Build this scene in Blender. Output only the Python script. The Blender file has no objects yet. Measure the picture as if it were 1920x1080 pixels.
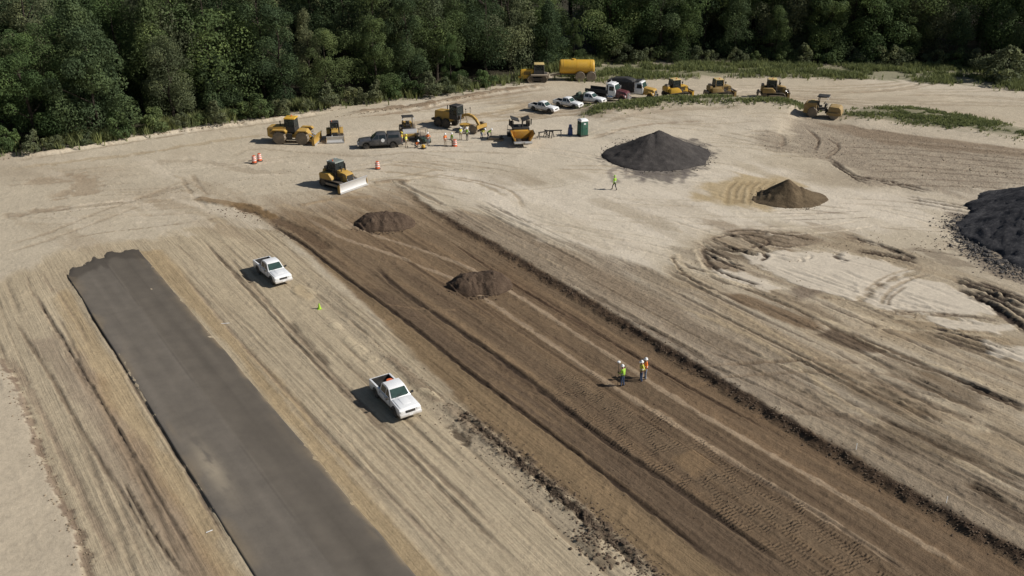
import bpy, bmesh, math, random
import numpy as np
from mathutils import Vector, Matrix

# ------------------------------------------------------------------ camera, sky, sun, exposure
scene = bpy.context.scene
COL = scene.collection
FPX, CX, CY = 1750.0, 960.0, 540.0          # focal length in pixels of the 1920 x 1080 photograph
PITCH = math.atan(810.0 / FPX)
CAMH = math.cos(PITCH) / 0.0255             # drone height in metres
cam_data = bpy.data.cameras.new('camera')
cam = bpy.data.objects.new('camera', cam_data)
COL.objects.link(cam)
cam_data.sensor_width = 36.0
cam_data.lens = FPX / 1920.0 * 36.0
cam_data.clip_start = 0.5
cam_data.clip_end = 12000.0
cam.location = (0, 0, CAMH)
cam.rotation_euler = (math.radians(90) - PITCH, 0, 0)
scene.camera = cam

SUN_EL = math.radians(37.0)
SUN_AZ_VEC = Vector((1.0, -0.10, 0)).normalized()      # horizontal direction towards the sun
world = bpy.data.worlds.new('World')
scene.world = world
world.use_nodes = True
wn = world.node_tree.nodes
sky = wn.new('ShaderNodeTexSky')
sky.sky_type = 'NISHITA'
sky.sun_disc = False
sky.sun_elevation = SUN_EL
sky.sun_rotation = math.atan2(SUN_AZ_VEC.x, SUN_AZ_VEC.y)
sky.altitude = 200
sky.air_density = 1.0
sky.dust_density = 1.2
wn['Background'].inputs[1].default_value = 0.057
world.node_tree.links.new(sky.outputs[0], wn['Background'].inputs[0])

sun_data = bpy.data.lights.new('sun', 'SUN')
sun_data.energy = 4.95
sun_data.angle = math.radians(0.55)
sun_data.color = (1.0, 0.965, 0.915)
sun = bpy.data.objects.new('sun', sun_data)
COL.objects.link(sun)
to_sun = Vector((SUN_AZ_VEC.x * math.cos(SUN_EL), SUN_AZ_VEC.y * math.cos(SUN_EL), math.sin(SUN_EL)))
sun.rotation_euler = to_sun.to_track_quat('Z', 'Y').to_euler()
sun.location = to_sun * 120

scene.view_settings.view_transform = 'Standard'
scene.view_settings.look = 'None'
scene.view_settings.exposure = 0.0
scene.view_settings.gamma = 1.0
scene.view_settings.use_curve_mapping = False
scene.cycles.max_bounces = 5
scene.cycles.diffuse_bounces = 3
scene.cycles.transparent_max_bounces = 12
scene.render.filter_size = 1.7

rng = np.random.default_rng(7)
R = random.Random(11)

# ------------------------------------------------------------------ helpers: survey of the place
def G(px, py, z=0.0):
    """photograph pixel -> point of the level plane at height z"""
    a = (px - CX) / FPX
    b = (py - CY) / FPX
    dy = math.cos(PITCH) - b * math.sin(PITCH)
    dz = -math.sin(PITCH) - b * math.cos(PITCH)
    t = (z - CAMH) / dz
    return (a * t, dy * t)

TH = math.radians(34.5)                     # all strips of the job run this way
def uv(x, y):
    return (-math.sin(TH) * x + math.cos(TH) * y, math.cos(TH) * x + math.sin(TH) * y)
def xy(u, v):
    return (-math.sin(TH) * u + math.cos(TH) * v, math.cos(TH) * u + math.sin(TH) * v)

def _hash(i, j, seed):
    n = (i.astype(np.int64) * 374761393 + j.astype(np.int64) * 668265263 + seed * 1442695041) & 0xFFFFFFFF
    n = ((n ^ (n >> 13)) * 1274126177) & 0xFFFFFFFF
    n = n ^ (n >> 16)
    return (n & 0xFFFFFF).astype(np.float32) / 16777215.0
def vnoise(a, b, seed=0):
    i = np.floor(a); j = np.floor(b)
    fa = (a - i).astype(np.float32); fb = (b - j).astype(np.float32)
    fa = fa * fa * (3 - 2 * fa); fb = fb * fb * (3 - 2 * fb)
    i = i.astype(np.int64); j = j.astype(np.int64)
    h00 = _hash(i, j, seed); h10 = _hash(i + 1, j, seed)
    h01 = _hash(i, j + 1, seed); h11 = _hash(i + 1, j + 1, seed)
    return (h00 * (1 - fa) + h10 * fa) * (1 - fb) + (h01 * (1 - fa) + h11 * fa) * fb
def fbm(a, b, seed=0, octv=3, gain=0.5):
    out = 0; amp = 1.0; tot = 0
    for k in range(octv):
        out = out + amp * vnoise(a * (2 ** k), b * (2 ** k), seed + 17 * k)
        tot += amp; amp *= gain
    return out / tot
def sstep(e0, e1, x):
    t = np.clip((x - e0) / (e1 - e0), 0, 1)
    return t * t * (3 - 2 * t)
def srgb(r, g, b):
    f = lambda c: (c / 255 / 12.92) if c <= 10 else ((c / 255 + 0.055) / 1.055) ** 2.4
    return np.array([f(r), f(g), f(b)], dtype=np.float32)

# ------------------------------------------------------------------ helpers: materials
def new_mat(name):
    m = bpy.data.materials.new(name)
    m.use_nodes = True
    nt = m.node_tree
    return m, nt, nt.nodes['Principled BSDF']
def N(nt, t, **kw):
    n = nt.nodes.new(t)
    for k, v in kw.items():
        setattr(n, k, v)
    return n
def noise_node(nt, scale, detail=4, rough=0.55, vec=None):
    n = N(nt, 'ShaderNodeTexNoise')
    n.inputs['Scale'].default_value = scale
    n.inputs['Detail'].default_value = detail
    n.inputs['Roughness'].default_value = rough
    if vec is not None:
        nt.links.new(vec, n.inputs['Vector'])
    return n
def ramp(nt, fac, stops):
    r = N(nt, 'ShaderNodeValToRGB')
    el = r.color_ramp.elements
    while len(el) < len(stops):
        el.new(0.5)
    for e, (p, c) in zip(el, stops):
        e.position = p
        e.color = c if len(c) == 4 else (*c, 1)
    nt.links.new(fac, r.inputs[0])
    return r
def mixc(nt, fac, a, b, mode='MIX'):
    m = N(nt, 'ShaderNodeMix', data_type='RGBA', blend_type=mode)
    for sock, v in ((m.inputs[0], fac), (m.inputs[6], a), (m.inputs[7], b)):
        if hasattr(v, 'is_linked') or hasattr(v, 'links'):
            nt.links.new(v, sock)
        elif isinstance(v, (int, float)):
            sock.default_value = v
        else:
            sock.default_value = (*v[:3], 1)
    return m.outputs[2]
def bump(nt, h, strength, dist, prev=None):
    b = N(nt, 'ShaderNodeBump')
    b.inputs['Strength'].default_value = strength
    b.inputs['Distance'].default_value = dist
    nt.links.new(h, b.inputs['Height'])
    if prev is not None:
        nt.links.new(prev, b.inputs['Normal'])
    return b.outputs[0]

DUST = (0.36, 0.285, 0.195)
def paint(name, col, rough=0.4, dust=0.25, metal=0.0, scale=1.6, coat=0.0):
    """painted or plastic surface with a film of site dust and patchy wear"""
    m, nt, p = new_mat(name)
    tc = N(nt, 'ShaderNodeTexCoord')
    n1 = noise_node(nt, scale, 5, 0.65, tc.outputs['Object'])
    n2 = noise_node(nt, scale * 9, 3, 0.6, tc.outputs['Object'])
    r1 = ramp(nt, n1.outputs[0], [(0.38, (0, 0, 0)), (0.72, (1, 1, 1))])
    mu = N(nt, 'ShaderNodeMath', operation='MULTIPLY')
    nt.links.new(r1.outputs[0], mu.inputs[0]); mu.inputs[1].default_value = dust
    c = mixc(nt, mu.outputs[0], col, DUST)
    r2 = ramp(nt, n2.outputs[0], [(0.3, (0.86, 0.86, 0.86)), (0.7, (1.06, 1.06, 1.06))])
    c = mixc(nt, 1.0, c, r2.outputs[0], 'MULTIPLY')
    nt.links.new(c, p.inputs['Base Color'])
    rr = ramp(nt, n1.outputs[0], [(0.3, (rough,) * 3), (0.75, (min(1, rough + 0.35),) * 3)])
    nt.links.new(rr.outputs[0], p.inputs['Roughness'])
    p.inputs['Metallic'].default_value = metal
    if coat:
        p.inputs['Coat Weight'].default_value = coat
        p.inputs['Coat Roughness'].default_value = 0.12
    return m
def body_paint(name, col, rough=.28):
    """car paint, dusty towards the sills and wheel arches"""
    m = paint(name, col, rough, .12, coat=.4)
    nt = m.node_tree; p = nt.nodes['Principled BSDF']
    old = p.inputs['Base Color'].links[0].from_socket
    tc = N(nt, 'ShaderNodeTexCoord'); sp = N(nt, 'ShaderNodeSeparateXYZ'); nt.links.new(tc.outputs['Object'], sp.inputs[0])
    n = noise_node(nt, 2.5, 4, .6, tc.outputs['Object'])
    ad = N(nt, 'ShaderNodeMath', operation='MULTIPLY_ADD'); nt.links.new(n.outputs[0], ad.inputs[0]); ad.inputs[1].default_value = -.5; nt.links.new(sp.outputs[2], ad.inputs[2])
    r = ramp(nt, ad.outputs[0], [(.15, (.75, .75, .75)), (.62, (0, 0, 0))])
    nt.links.new(mixc(nt, r.outputs[0], old, DUST), p.inputs['Base Color'])
    return m
def glass_dark(name, col=(0.012, 0.016, 0.018), rough=0.06):
    m, nt, p = new_mat(name)
    tc = N(nt, 'ShaderNodeTexCoord')
    n = noise_node(nt, 3.0, 3, 0.5, tc.outputs['Object'])
    r = ramp(nt, n.outputs[0], [(0.3, (rough,) * 3), (0.8, (rough + 0.16,) * 3)])
    nt.links.new(r.outputs[0], p.inputs['Roughness'])
    c = mixc(nt, n.outputs[0], col, tuple(x * 2.2 for x in col))
    nt.links.new(c, p.inputs['Base Color'])
    p.inputs['IOR'].default_value = 1.5
    return m
def glass_clear(name):
    m, nt, p = new_mat(name)
    tc = N(nt, 'ShaderNodeTexCoord')
    n = noise_node(nt, 4.0, 2, 0.5, tc.outputs['Object'])
    p.inputs['Base Color'].default_value = (0.05, 0.06, 0.06, 1)
    r = ramp(nt, n.outputs[0], [(0.3, (0.05,) * 3), (0.8, (0.2,) * 3)])
    nt.links.new(r.outputs[0], p.inputs['Roughness'])
    t = N(nt, 'ShaderNodeBsdfTransparent')
    t.inputs[0].default_value = (0.55, 0.6, 0.6, 1)
    mx = N(nt, 'ShaderNodeMixShader')
    mx.inputs[0].default_value = 0.62
    nt.links.new(p.outputs[0], mx.inputs[1]); nt.links.new(t.outputs[0], mx.inputs[2])
    nt.links.new(mx.outputs[0], nt.nodes['Material Output'].inputs[0])
    return m

# ------------------------------------------------------------------ helpers: objects
def tag(o, label=None, cat=None, group=None, kind=None):
    if label: o['label'] = label
    if cat: o['category'] = cat
    if group: o['group'] = group
    if kind: o['kind'] = kind
    return o
def empty(name, loc=(0, 0, 0), rz=0.0):
    o = bpy.data.objects.new(name, None)
    COL.objects.link(o)
    o.location = loc
    o.rotation_euler = (0, 0, rz)
    o.empty_display_size = 0.3
    return o
def link_mesh(name, me, mats, parent=None):
    o = bpy.data.objects.new(name, me)
    COL.objects.link(o)
    if mats is not None:
        for m in (mats if isinstance(mats, (list, tuple)) else [mats]):
            me.materials.append(m)
    if parent is not None:
        o.parent = parent
    return o
def copy_tree(o, parent=None):
    c = o.copy()
    COL.objects.link(c)
    c.parent = parent
    for ch in o.children:
        copy_tree(ch, c)
    return c

class MB:
    """collects simple solids, then links them as ONE mesh object"""
    def __init__(self):
        self.bm = bmesh.new()
    def _faces(self, vs, fs):
        bv = [self.bm.verts.new(v) for v in vs]
        for f in fs:
            try:
                self.bm.faces.new([bv[i] for i in f])
            except ValueError:
                pass
        return bv
    def box(self, c, s, ry=0.0, rz=0.0, rx=0.0, top=(1, 1), shift=(0, 0)):
        hx, hy, hz = s[0] / 2, s[1] / 2, s[2] / 2
        M = Matrix.Translation(c) @ Matrix.Rotation(rz, 4, 'Z') @ Matrix.Rotation(ry, 4, 'Y') @ Matrix.Rotation(rx, 4, 'X')
        vs = []
        for z in (-1, 1):
            kx, ky = top if z == 1 else (1, 1)
            sx, sy = shift if z == 1 else (0, 0)
            for x, y in ((-1, -1), (1, -1), (1, 1), (-1, 1)):
                vs.append(M @ Vector((x * hx * kx + sx, y * hy * ky + sy, z * hz)))
        self._faces(vs, [(3, 2, 1, 0), (4, 5, 6, 7), (0, 1, 5, 4), (1, 2, 6, 5), (2, 3, 7, 6), (3, 0, 4, 7)])
        return self
    def bar(self, p0, p1, w, h=None):
        p0 = Vector(p0); p1 = Vector(p1); d = p1 - p0
        q = d.to_track_quat('X', 'Z').to_matrix().to_4x4()
        h = h or w
        M = Matrix.Translation((p0 + p1) / 2) @ q
        vs = []
        for z in (-1, 1):
            for x, y in ((-1, -1), (1, -1), (1, 1), (-1, 1)):
                vs.append(M @ Vector((x * d.length / 2, y * w / 2, z * h / 2)))
        self._faces(vs, [(3, 2, 1, 0), (4, 5, 6, 7), (0, 1, 5, 4), (1, 2, 6, 5), (2, 3, 7, 6), (3, 0, 4, 7)])
        return self
    def cyl(self, p0, p1, r0, r1=None, n=14, caps=True):
        p0 = Vector(p0); p1 = Vector(p1)
        r1 = r0 if r1 is None else r1
        q = (p1 - p0).to_track_quat('Z', 'Y').to_matrix()
        vs = []
        for p, r in ((p0, r0), (p1, r1)):
            for k in range(n):
                a = 2 * math.pi * k / n
                vs.append(p + q @ Vector((r * math.cos(a), r * math.sin(a), 0)))
        fs = [(k, (k + 1) % n, n + (k + 1) % n, n + k) for k in range(n)]
        if caps:
            fs += [tuple(range(n - 1, -1, -1)), tuple(range(n, 2 * n))]
        self._faces(vs, fs)
        return self
    def lathe(self, prof, axis='Z', c=(0, 0, 0), n=18):
        """prof: list of (radius, height)"""
        vs = []; fs = []
        for r, h in prof:
            for k in range(n):
                a = 2 * math.pi * k / n
                x, y = r * math.cos(a), r * math.sin(a)
                if axis == 'Z': p = (x, y, h)
                elif axis == 'Y': p = (x, h, -y)
                else: p = (h, x, y)
                vs.append((p[0] + c[0], p[1] + c[1], p[2] + c[2]))
        for i in range(len(prof) - 1):
            for k in range(n):
                k2 = (k + 1) % n
                fs.append((i * n + k, i * n + k2, (i + 1) * n + k2, (i + 1) * n + k))
        if prof[0][0] > 1e-4: fs.append(tuple(range(n - 1, -1, -1)))
        if prof[-1][0] > 1e-4: fs.append(tuple((len(prof) - 1) * n + k for k in range(n)))
        self._faces(vs, fs)
        return self
    def prism(self, prof, y0, y1, plane='xz', top_in=0.0, zlim=None):
        """side profile (x,z) extruded across y; top_in pulls points above zlim inward (tumblehome)"""
        n = len(prof); vs = []
        for y, s in ((y0, 1), (y1, -1)):
            for a, b in prof:
                off = 0.0
                if zlim is not None and b > zlim:
                    off = top_in * (b - zlim)
                yy = y + (off if s * (1 if y0 < y1 else -1) > 0 else -off)
                vs.append((a, yy, b) if plane == 'xz' else ((a, b, yy) if plane == 'xy' else (yy, a, b)))
        fs = [(k, (k + 1) % n, n + (k + 1) % n, n + k) for k in range(n)] + [tuple(range(n - 1, -1, -1)), tuple(range(n, 2 * n))]
        self._faces(vs, fs)
        return self
    def quad(self, pts, th=0.02):
        """flat panel through four points, given a thickness"""
        p = [Vector(q) for q in pts]
        nrm = (p[1] - p[0]).cross(p[2] - p[0]).normalized() * th
        k = len(p)
        vs = p + [q + nrm for q in p]
        fs = [tuple(range(k - 1, -1, -1)), tuple(range(k, 2 * k))] + [(i, (i + 1) % k, k + (i + 1) % k, k + i) for i in range(k)]
        self._faces(vs, fs)
        return self
    def mesh(self, name, bev=0.0, smooth=0.6):
        bm = self.bm
        bmesh.ops.recalc_face_normals(bm, faces=bm.faces)
        if bev:
            es = [e for e in bm.edges if len(e.link_faces) == 2 and e.calc_face_angle(0) > 0.5]
            bmesh.ops.bevel(bm, geom=es, offset=bev, segments=2, affect='EDGES', clamp_overlap=True, profile=0.6)
        for f in bm.faces:
            f.smooth = True
        for e in bm.edges:
            if len(e.link_faces) == 2 and e.calc_face_angle(0) > smooth:
                e.smooth = False
        me = bpy.data.meshes.new(name)
        bm.to_mesh(me)
        bm.free()
        return me
    def build(self, name, mat, parent=None, bev=0.0, smooth=0.6):
        return link_mesh(name, self.mesh(name, bev, smooth), mat, parent)

# ------------------------------------------------------------------ THE GROUND: one sheet, real relief, soil colours
def axis(segs):
    """segs: (start, end, step0, step1)"""
    out = []
    for a, b, s0, s1 in segs:
        x = a
        while x < b - 1e-6:
            out.append(x)
            t = (x - a) / (b - a)
            x += s0 + (s1 - s0) * t
    out.append(segs[-1][1])
    return np.array(out, dtype=np.float64)
VA = axis([(-3000, -300, 900, 200), (-300, -30, 60, 8), (-30, -5, 3.0, .3), (-5, 0, .2, .13), (0, 52, .125, .125), (52, 110, .14, .26), (110, 200, .28, .55), (200, 300, 1.5, 12), (300, 3000, 60, 700)])
UA = axis([(-3000, -200, 900, 150), (-200, 8, 40, 2.0), (8, 16, 1.2, .2), (16, 62, .13, .15), (62, 120, .15, .3), (120, 185, .32, .6), (185, 300, 1.5, 12), (300, 3000, 60, 700)])
nu, nv = len(UA), len(VA)
UU, VV = np.meshgrid(UA, VA, indexing='ij')
UU = UU.astype(np.float32); VV = VV.astype(np.float32)
XX = (-math.sin(TH) * UU + math.cos(TH) * VV).astype(np.float32)
YY = (math.cos(TH) * UU + math.sin(TH) * VV).astype(np.float32)
ZZ = np.zeros_like(UU)
CC = np.zeros(UU.shape + (3,), dtype=np.float32)
TREAD = np.zeros_like(UU)      # where crawler pads printed the soil
STREAK = np.zeros_like(UU)     # how strongly the soil is drawn out along the strips
ROUGH = np.full_like(UU, 0.5)  # clods

# soil colours
SAND = srgb(180, 167, 145); PALE = srgb(192, 180, 160); DRAB = srgb(153, 138, 117); GREY = srgb(139, 127, 111)
TAN = srgb(166, 145, 112); BROWN = srgb(106, 88, 68); DKBROWN = srgb(89, 73, 57); ORANGE = srgb(121, 98, 73)
UMBER = srgb(74, 60, 48); WET = srgb(58, 49, 42); TRACK = srgb(146, 127, 104); GREEN = srgb(106, 106, 78); FOREST = srgb(60, 56, 44)
COAL = srgb(84, 78, 74)

# big soft variation first
n_big = fbm(XX * .03, YY * .03, 3, 4)
n_mid = fbm(XX * .16, YY * .16, 5, 4)
n_fine = fbm(XX * 1.1, YY * 1.1, 8, 3)
n_str = fbm(UU * .028, VV * .95, 21, 4, .62)
n_str2 = fbm(UU * .06, VV * 2.6, 33, 3, .6)
CC[:] = SAND
def lay(mask, col, dz=None):
    """blend a soil colour in by a 0..1 mask over the whole sheet"""
    CC[:] += (np.asarray(col, dtype=np.float32) - CC) * mask[..., None]
lay(sstep(.40, .70, n_big) * .8, PALE)
lay(sstep(.5, .8, fbm(XX * .05, YY * .12, 41, 4)) * .55, DRAB)
lay(sstep(.55, .8, n_mid) * .30, DRAB)
ZZ += (n_mid - .5) * .10 + (n_fine - .5) * .035

def sub(pts, pad):
    us = [p[0] for p in pts]; vs = [p[1] for p in pts]
    i0, i1 = np.searchsorted(UA, [min(us) - pad, max(us) + pad])
    j0, j1 = np.searchsorted(VA, [min(vs) - pad, max(vs) + pad])
    return slice(max(i0 - 1, 0), min(i1 + 1, nu)), slice(max(j0 - 1, 0), min(j1 + 1, nv))
def to_uv(pts, z=0.0):
    return [uv(*G(px, py, z)) for px, py in pts]
def smooth_line(pts, n=5):
    out = []
    m = len(pts)
    for i in range(m - 1):
        p0, p1, p2, p3 = pts[max(i - 1, 0)], pts[i], pts[i + 1], pts[min(i + 2, m - 1)]
        for k in range(n):
            t = k / n
            out.append(tuple(0.5 * (2 * b + (c - a) * t + (2 * a - 5 * b + 4 * c - d) * t * t + (3 * b - a - 3 * c + d) * t ** 3)
                             for a, b, c, d in zip(p0, p1, p2, p3)))
    out.append(pts[-1])
    return out
def line_dist(pts, S):
    """signed distance (right of travel > 0) and fraction along a polyline over a sub-grid"""
    u = UU[S]; v = VV[S]
    best = np.full(u.shape, 1e9, np.float32); side = np.zeros_like(best); frac = np.zeros_like(best)
    L = [0]
    for a, b in zip(pts, pts[1:]):
        L.append(L[-1] + math.hypot(b[0] - a[0], b[1] - a[1]))
    for k, (a, b) in enumerate(zip(pts, pts[1:])):
        du, dv = b[0] - a[0], b[1] - a[1]
        l2 = du * du + dv * dv + 1e-9
        t = np.clip(((u - a[0]) * du + (v - a[1]) * dv) / l2, 0, 1)
        d = np.hypot(u - a[0] - t * du, v - a[1] - t * dv)
        m = d < best
        best[m] = d[m]
        cr = du * (v - a[1]) - dv * (u - a[0])
        side[m] = np.sign(cr)[m]
        frac[m] = ((L[k] + t * math.sqrt(l2)) / L[-1])[m]
    return best, side, frac
def stroke(px, w, col=None, a=.7, dz=0.0, z=0.0, rag=.35, lip=0.0, fade=.12, raw=False, streak=0.0, nsc=1.2):
    """a wheel rut, blade line or windrow: width w metres, dz relief, lip = raised shoulders"""
    pts = smooth_line(px if raw else to_uv(px, z))
    S = sub(pts, w * 2.5 + .3)
    if UU[S].size == 0: return
    d, side, fr = line_dist(pts, S)
    sd = int(abs(pts[0][0] * 131 + pts[0][1] * 17)) % 997
    nz = fbm(UU[S] * nsc, VV[S] * nsc, sd, 3)
    d = d + (nz - .5) * w * rag * 2
    m = 1 - sstep(w * .32, w * .62, d)
    env = sstep(0, fade, fr) * (1 - sstep(1 - fade, 1.0, fr)) if fade > 0 else 1.0
    m = m * env
    if col is not None:
        br = .75 + .5 * (fbm(UU[S] * .25, VV[S] * .25, sd + 5, 2))
        mm = np.clip(m * a * br, 0, 1)
        CC[S] += (np.asarray(col, np.float32) - CC[S]) * mm[..., None]
    if dz:
        ZZ[S] += m * dz
    if lip:
        ring = np.exp(-((d - w * .8) / (w * .3)) ** 2) * env
        ZZ[S] += ring * lip * (.5 + nz)
def inside(px, z=0.0, pts=None):
    pts = pts or to_uv(px, z)
    S = sub(pts, 6)
    u = UU[S]; v = VV[S]
    ins = np.zeros(u.shape, bool)
    k = len(pts)
    for i in range(k):
        a, b = pts[i], pts[(i + 1) % k]
        if a[1] == b[1]: continue
        c = ((a[1] > v) != (b[1] > v)) & (u < (b[0] - a[0]) * (v - a[1]) / (b[1] - a[1]) + a[0])
        ins ^= c
    d, _, _ = line_dist(pts + [pts[0]], S)
    return S, np.where(ins, d, -d)
def patch(px, col=None, a=.8, feather=.6, rag=1.0, dz=0.0, z=0.0, streak=None, rough=None, tread=None, nsc=.5, tex=None):
    S, sd = inside(px, z)
    s0 = int(abs(px[0][0] * 7 + px[0][1] * 3)) % 991
    nz = fbm(UU[S] * nsc * .5, VV[S] * nsc * 1.4, s0, 4)
    sd = sd + (nz - .5) * rag * 2
    m = sstep(-feather, feather, sd)
    if tex is not None:
        m = m * (1 - tex + tex * sstep(.35, .65, fbm(UU[S] * .12, VV[S] * .9, s0 + 3, 4)))
    if col is not None:
        CC[S] += (np.asarray(col, np.float32) - CC[S]) * np.clip(m * a, 0, 1)[..., None]
    if dz: ZZ[S] += m * dz
    if streak is not None: STREAK[S] += (streak - STREAK[S]) * m
    if rough is not None: ROUGH[S] += (rough - ROUGH[S]) * m
    if tread is not None: TREAD[S] = np.maximum(TREAD[S], m * tread)

# --- left strip, beside and between the pavement and the cut
ZC = -0.55                                              # floor of the cut
patch([(-80, 560), (60, 500), (120, 470), (300, 445), (420, 400), (520, 430), (640, 540), (800, 660), (900, 760), (1040, 860), (1300, 1110), (1180, 1200), (-100, 1200)],
      srgb(170, 154, 127), .8, 1.0, 1.6, streak=.8, rough=.45)
patch([(255, 470), (300, 470), (420, 600), (560, 760), (700, 920), (840, 1090), (760, 1090), (620, 900), (500, 740), (380, 600)], TAN, .85, .35, .5)
patch([(95, 560), (125, 540), (240, 720), (330, 860), (400, 970), (470, 1090), (400, 1090), (280, 900), (190, 760)], TAN, .75, .4, .7)
patch([(150, 690), (190, 720), (290, 880), (420, 1085), (350, 1085), (240, 900)], srgb(146, 122, 92), .7, .5, .8)
patch([(560, 500), (640, 560), (760, 690), (880, 790), (1010, 900), (1160, 1040), (1060, 1000), (900, 850), (760, 720), (640, 600)], srgb(150, 137, 117), .55, .7, 1.2, rough=.8)
patch([(60, 640), (110, 620), (300, 900), (400, 1090), (330, 1090), (200, 880)], srgb(140, 124, 106), .6, .6, 1.2)

# the many wheel ruts drawn out along the strip
def ruts(v0, v1, u0, u1, n, seed, dark, lite, zlev=0.0, amin=.2, amax=.65, wmin=.12, wmax=.5, d=.05):
    rr = random.Random(seed)
    for k in range(n):
        v = rr.uniform(v0, v1)
        L = rr.uniform(8, 34)
        a = rr.uniform(u0 - 4, u1 - 6)
        b = min(a + L, u1)
        dr = rr.uniform(-.35, .35)
        pts = [(a + (b - a) * t, v + dr * math.sin(t * 2.5 + k) + rr.uniform(-.06, .06)) for t in (0, .25, .5, .75, 1)]
        w = rr.uniform(wmin, wmax)
        dk = rr.random() < .62
        stroke(pts, w, dark if dk else lite, rr.uniform(amin, amax), dz=(-d * rr.uniform(.4, 1.3) if dk else d * .3), raw=True,
               lip=d * .5 if dk else 0, rag=.4, fade=.25)
v_of = lambda px, py, z=0: uv(*G(px, py, z))[1]
vAL, vAR = v_of(300, 780), v_of(500, 745)               # pavement edges
vCL, vCR = v_of(890, 735), v_of(1150, 590)              # cut edges
ruts(vAR + .8, vCL - .5, 18, 92, 64, 5, srgb(126, 110, 90), srgb(178, 162, 136), amax=.5, wmax=.4)
ruts(-4, vAL - .3, 40, 92, 40, 6, srgb(124, 108, 90), srgb(178, 162, 136), amax=.5, wmax=.4)
stroke([(60, 545), (120, 640), (200, 770), (290, 920), (385, 1085)], .22, srgb(92, 80, 68), .8, -.08, lip=.05, nsc=2)
stroke([(150, 560), (215, 660), (260, 740), (330, 850), (440, 1040)], .30, srgb(100, 86, 73), .75, -.07, lip=.05)
stroke([(20, 590), (90, 700), (160, 820), (250, 960), (320, 1085)], .28, srgb(112, 97, 80), .7, -.06, lip=.04)
stroke([(10, 660), (60, 740), (140, 900), (230, 1085)], .55, srgb(142, 124, 104), .6, -.05)
stroke([(230, 900), (262, 960), (300, 1020), (350, 1085)], .22, srgb(70, 60, 52), .85, -.10, lip=.06, nsc=2)
stroke([(380, 450), (480, 560), (600, 690), (720, 810), (860, 950), (1000, 1085)], .30, srgb(110, 96, 80), .7, -.07, lip=.05)
stroke([(420, 470), (530, 600), (660, 740), (790, 860), (960, 1020)], .4, srgb(120, 104, 86), .6, -.06, lip=.04)
stroke([(540, 600), (585, 650), (620, 690)], .5, srgb(96, 84, 70), .7, -.05)
stroke([(330, 500), (450, 640), (600, 800), (760, 960), (880, 1085)], .3, srgb(120, 104, 88), .55, -.05, lip=.03)

# the pale hard pad at the left edge with its crumbled rim
patch([(-120, 640), (0, 672), (30, 720), (70, 830), (110, 930), (150, 1010), (172, 1120), (-120, 1120)], srgb(181, 167, 145), .95, .15, .35, dz=.10, streak=0, rough=.3)
stroke([(0, 672), (30, 722), (70, 832), (112, 932), (150, 1010), (172, 1110)], .42, srgb(118, 100, 84), .8, -.05, rag=.9, fade=0, nsc=2.5)

patch([(820, 330), (1000, 345), (1150, 320), (1360, 310), (1560, 345), (1760, 380), (1700, 420), (1500, 425), (1330, 440), (1260, 480), (1150, 500), (1010, 440), (900, 385)],
      srgb(203, 191, 172), .85, 2.5, 5.0, nsc=.3, tex=.2)
patch([(1050, 250), (1180, 225), (1340, 218), (1480, 232), (1440, 290), (1340, 330), (1120, 340), (1000, 320)], srgb(194, 182, 162), .6, 2.5, 5.0, nsc=.3, tex=.4)
# --- yard: arcs and drifts
for pts, w, c, a, dz in [
    ([(0, 412), (60, 400), (140, 388), (240, 376), (330, 350), (380, 330)], 1.1, DRAB, .6, -.05),
    ([(0, 408), (70, 396), (140, 388)], 1.6, srgb(134, 116, 94), .6, -.07),
    ([(60, 350), (100, 335), (160, 338), (150, 360), (80, 365)], 3.2, srgb(146, 127, 103), .6, -.05),
    ([(0, 462), (80, 440), (180, 400), (280, 365), (350, 335)], .5, srgb(150, 134, 112), .7, -.04),
    ([(0, 478), (90, 450), (200, 410), (300, 372)], .5, srgb(150, 134, 112), .6, -.04),
    ([(130, 448), (200, 436), (270, 428), (350, 418), (420, 408)], .28, srgb(126, 110, 88), .6, .04),
    ([(240, 310), (330, 302), (400, 305), (460, 320), (560, 322)], 1.6, DRAB, .5, -.05),
    ([(340, 330), (350, 352), (370, 375), (395, 395)], .5, srgb(152, 136, 114), .7, -.05),
    ([(360, 325), (372, 348), (392, 368)], .5, srgb(152, 136, 114), .7, -.05),
    ([(0, 318), (140, 302), (280, 285), (420, 262), (520, 252)], 1.3, srgb(160, 142, 114), .6, -.04),
    ([(430, 300), (470, 280), (560, 285), (680, 292), (780, 285), (900, 285), (1000, 290)], .8, DRAB, .5, -.05),
    ([(560, 330), (680, 320), (800, 330), (900, 345), (960, 375)], .6, srgb(150, 134, 110), .6, -.04),
    ([(800, 325), (900, 340), (960, 360), (985, 395)], .45, srgb(140, 122, 98), .6, -.05),
    ([(640, 216), (700, 207), (783, 199), (860, 184), (940, 170), (1040, 158)], 1.8, srgb(124, 104, 82), .8, .22),
    ([(640, 222), (783, 206), (940, 177), (1040, 166)], 1.2, srgb(132, 112, 90), .6, -.10),
    ([(730, 238), (860, 222), (960, 205), (1000, 190)], 2.2, srgb(158, 138, 110), .6, 0),
    ([(1100, 262), (1180, 245), (1250, 236), (1330, 234)], 1.0, srgb(140, 120, 98), .6, -.06),
    ([(1120, 238), (1200, 220), (1300, 212), (1400, 210)], 1.2, srgb(150, 134, 113), .5, -.05),
    ([(1100, 225), (1150, 214), (1200, 208)], 2.0, srgb(140, 122, 98), .5, 0),
    ([(0, 300), (133, 281), (267, 258), (367, 243), (467, 231), (560, 218), (633, 206)], .9, srgb(196, 181, 158), .8, .28),
    ([(0, 306), (133, 286), (267, 263), (367, 248), (467, 236), (633, 211)], .6, srgb(136, 118, 96), .5, -.03),
]:
    stroke(pts, w, c, a, dz, rag=.6)
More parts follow.
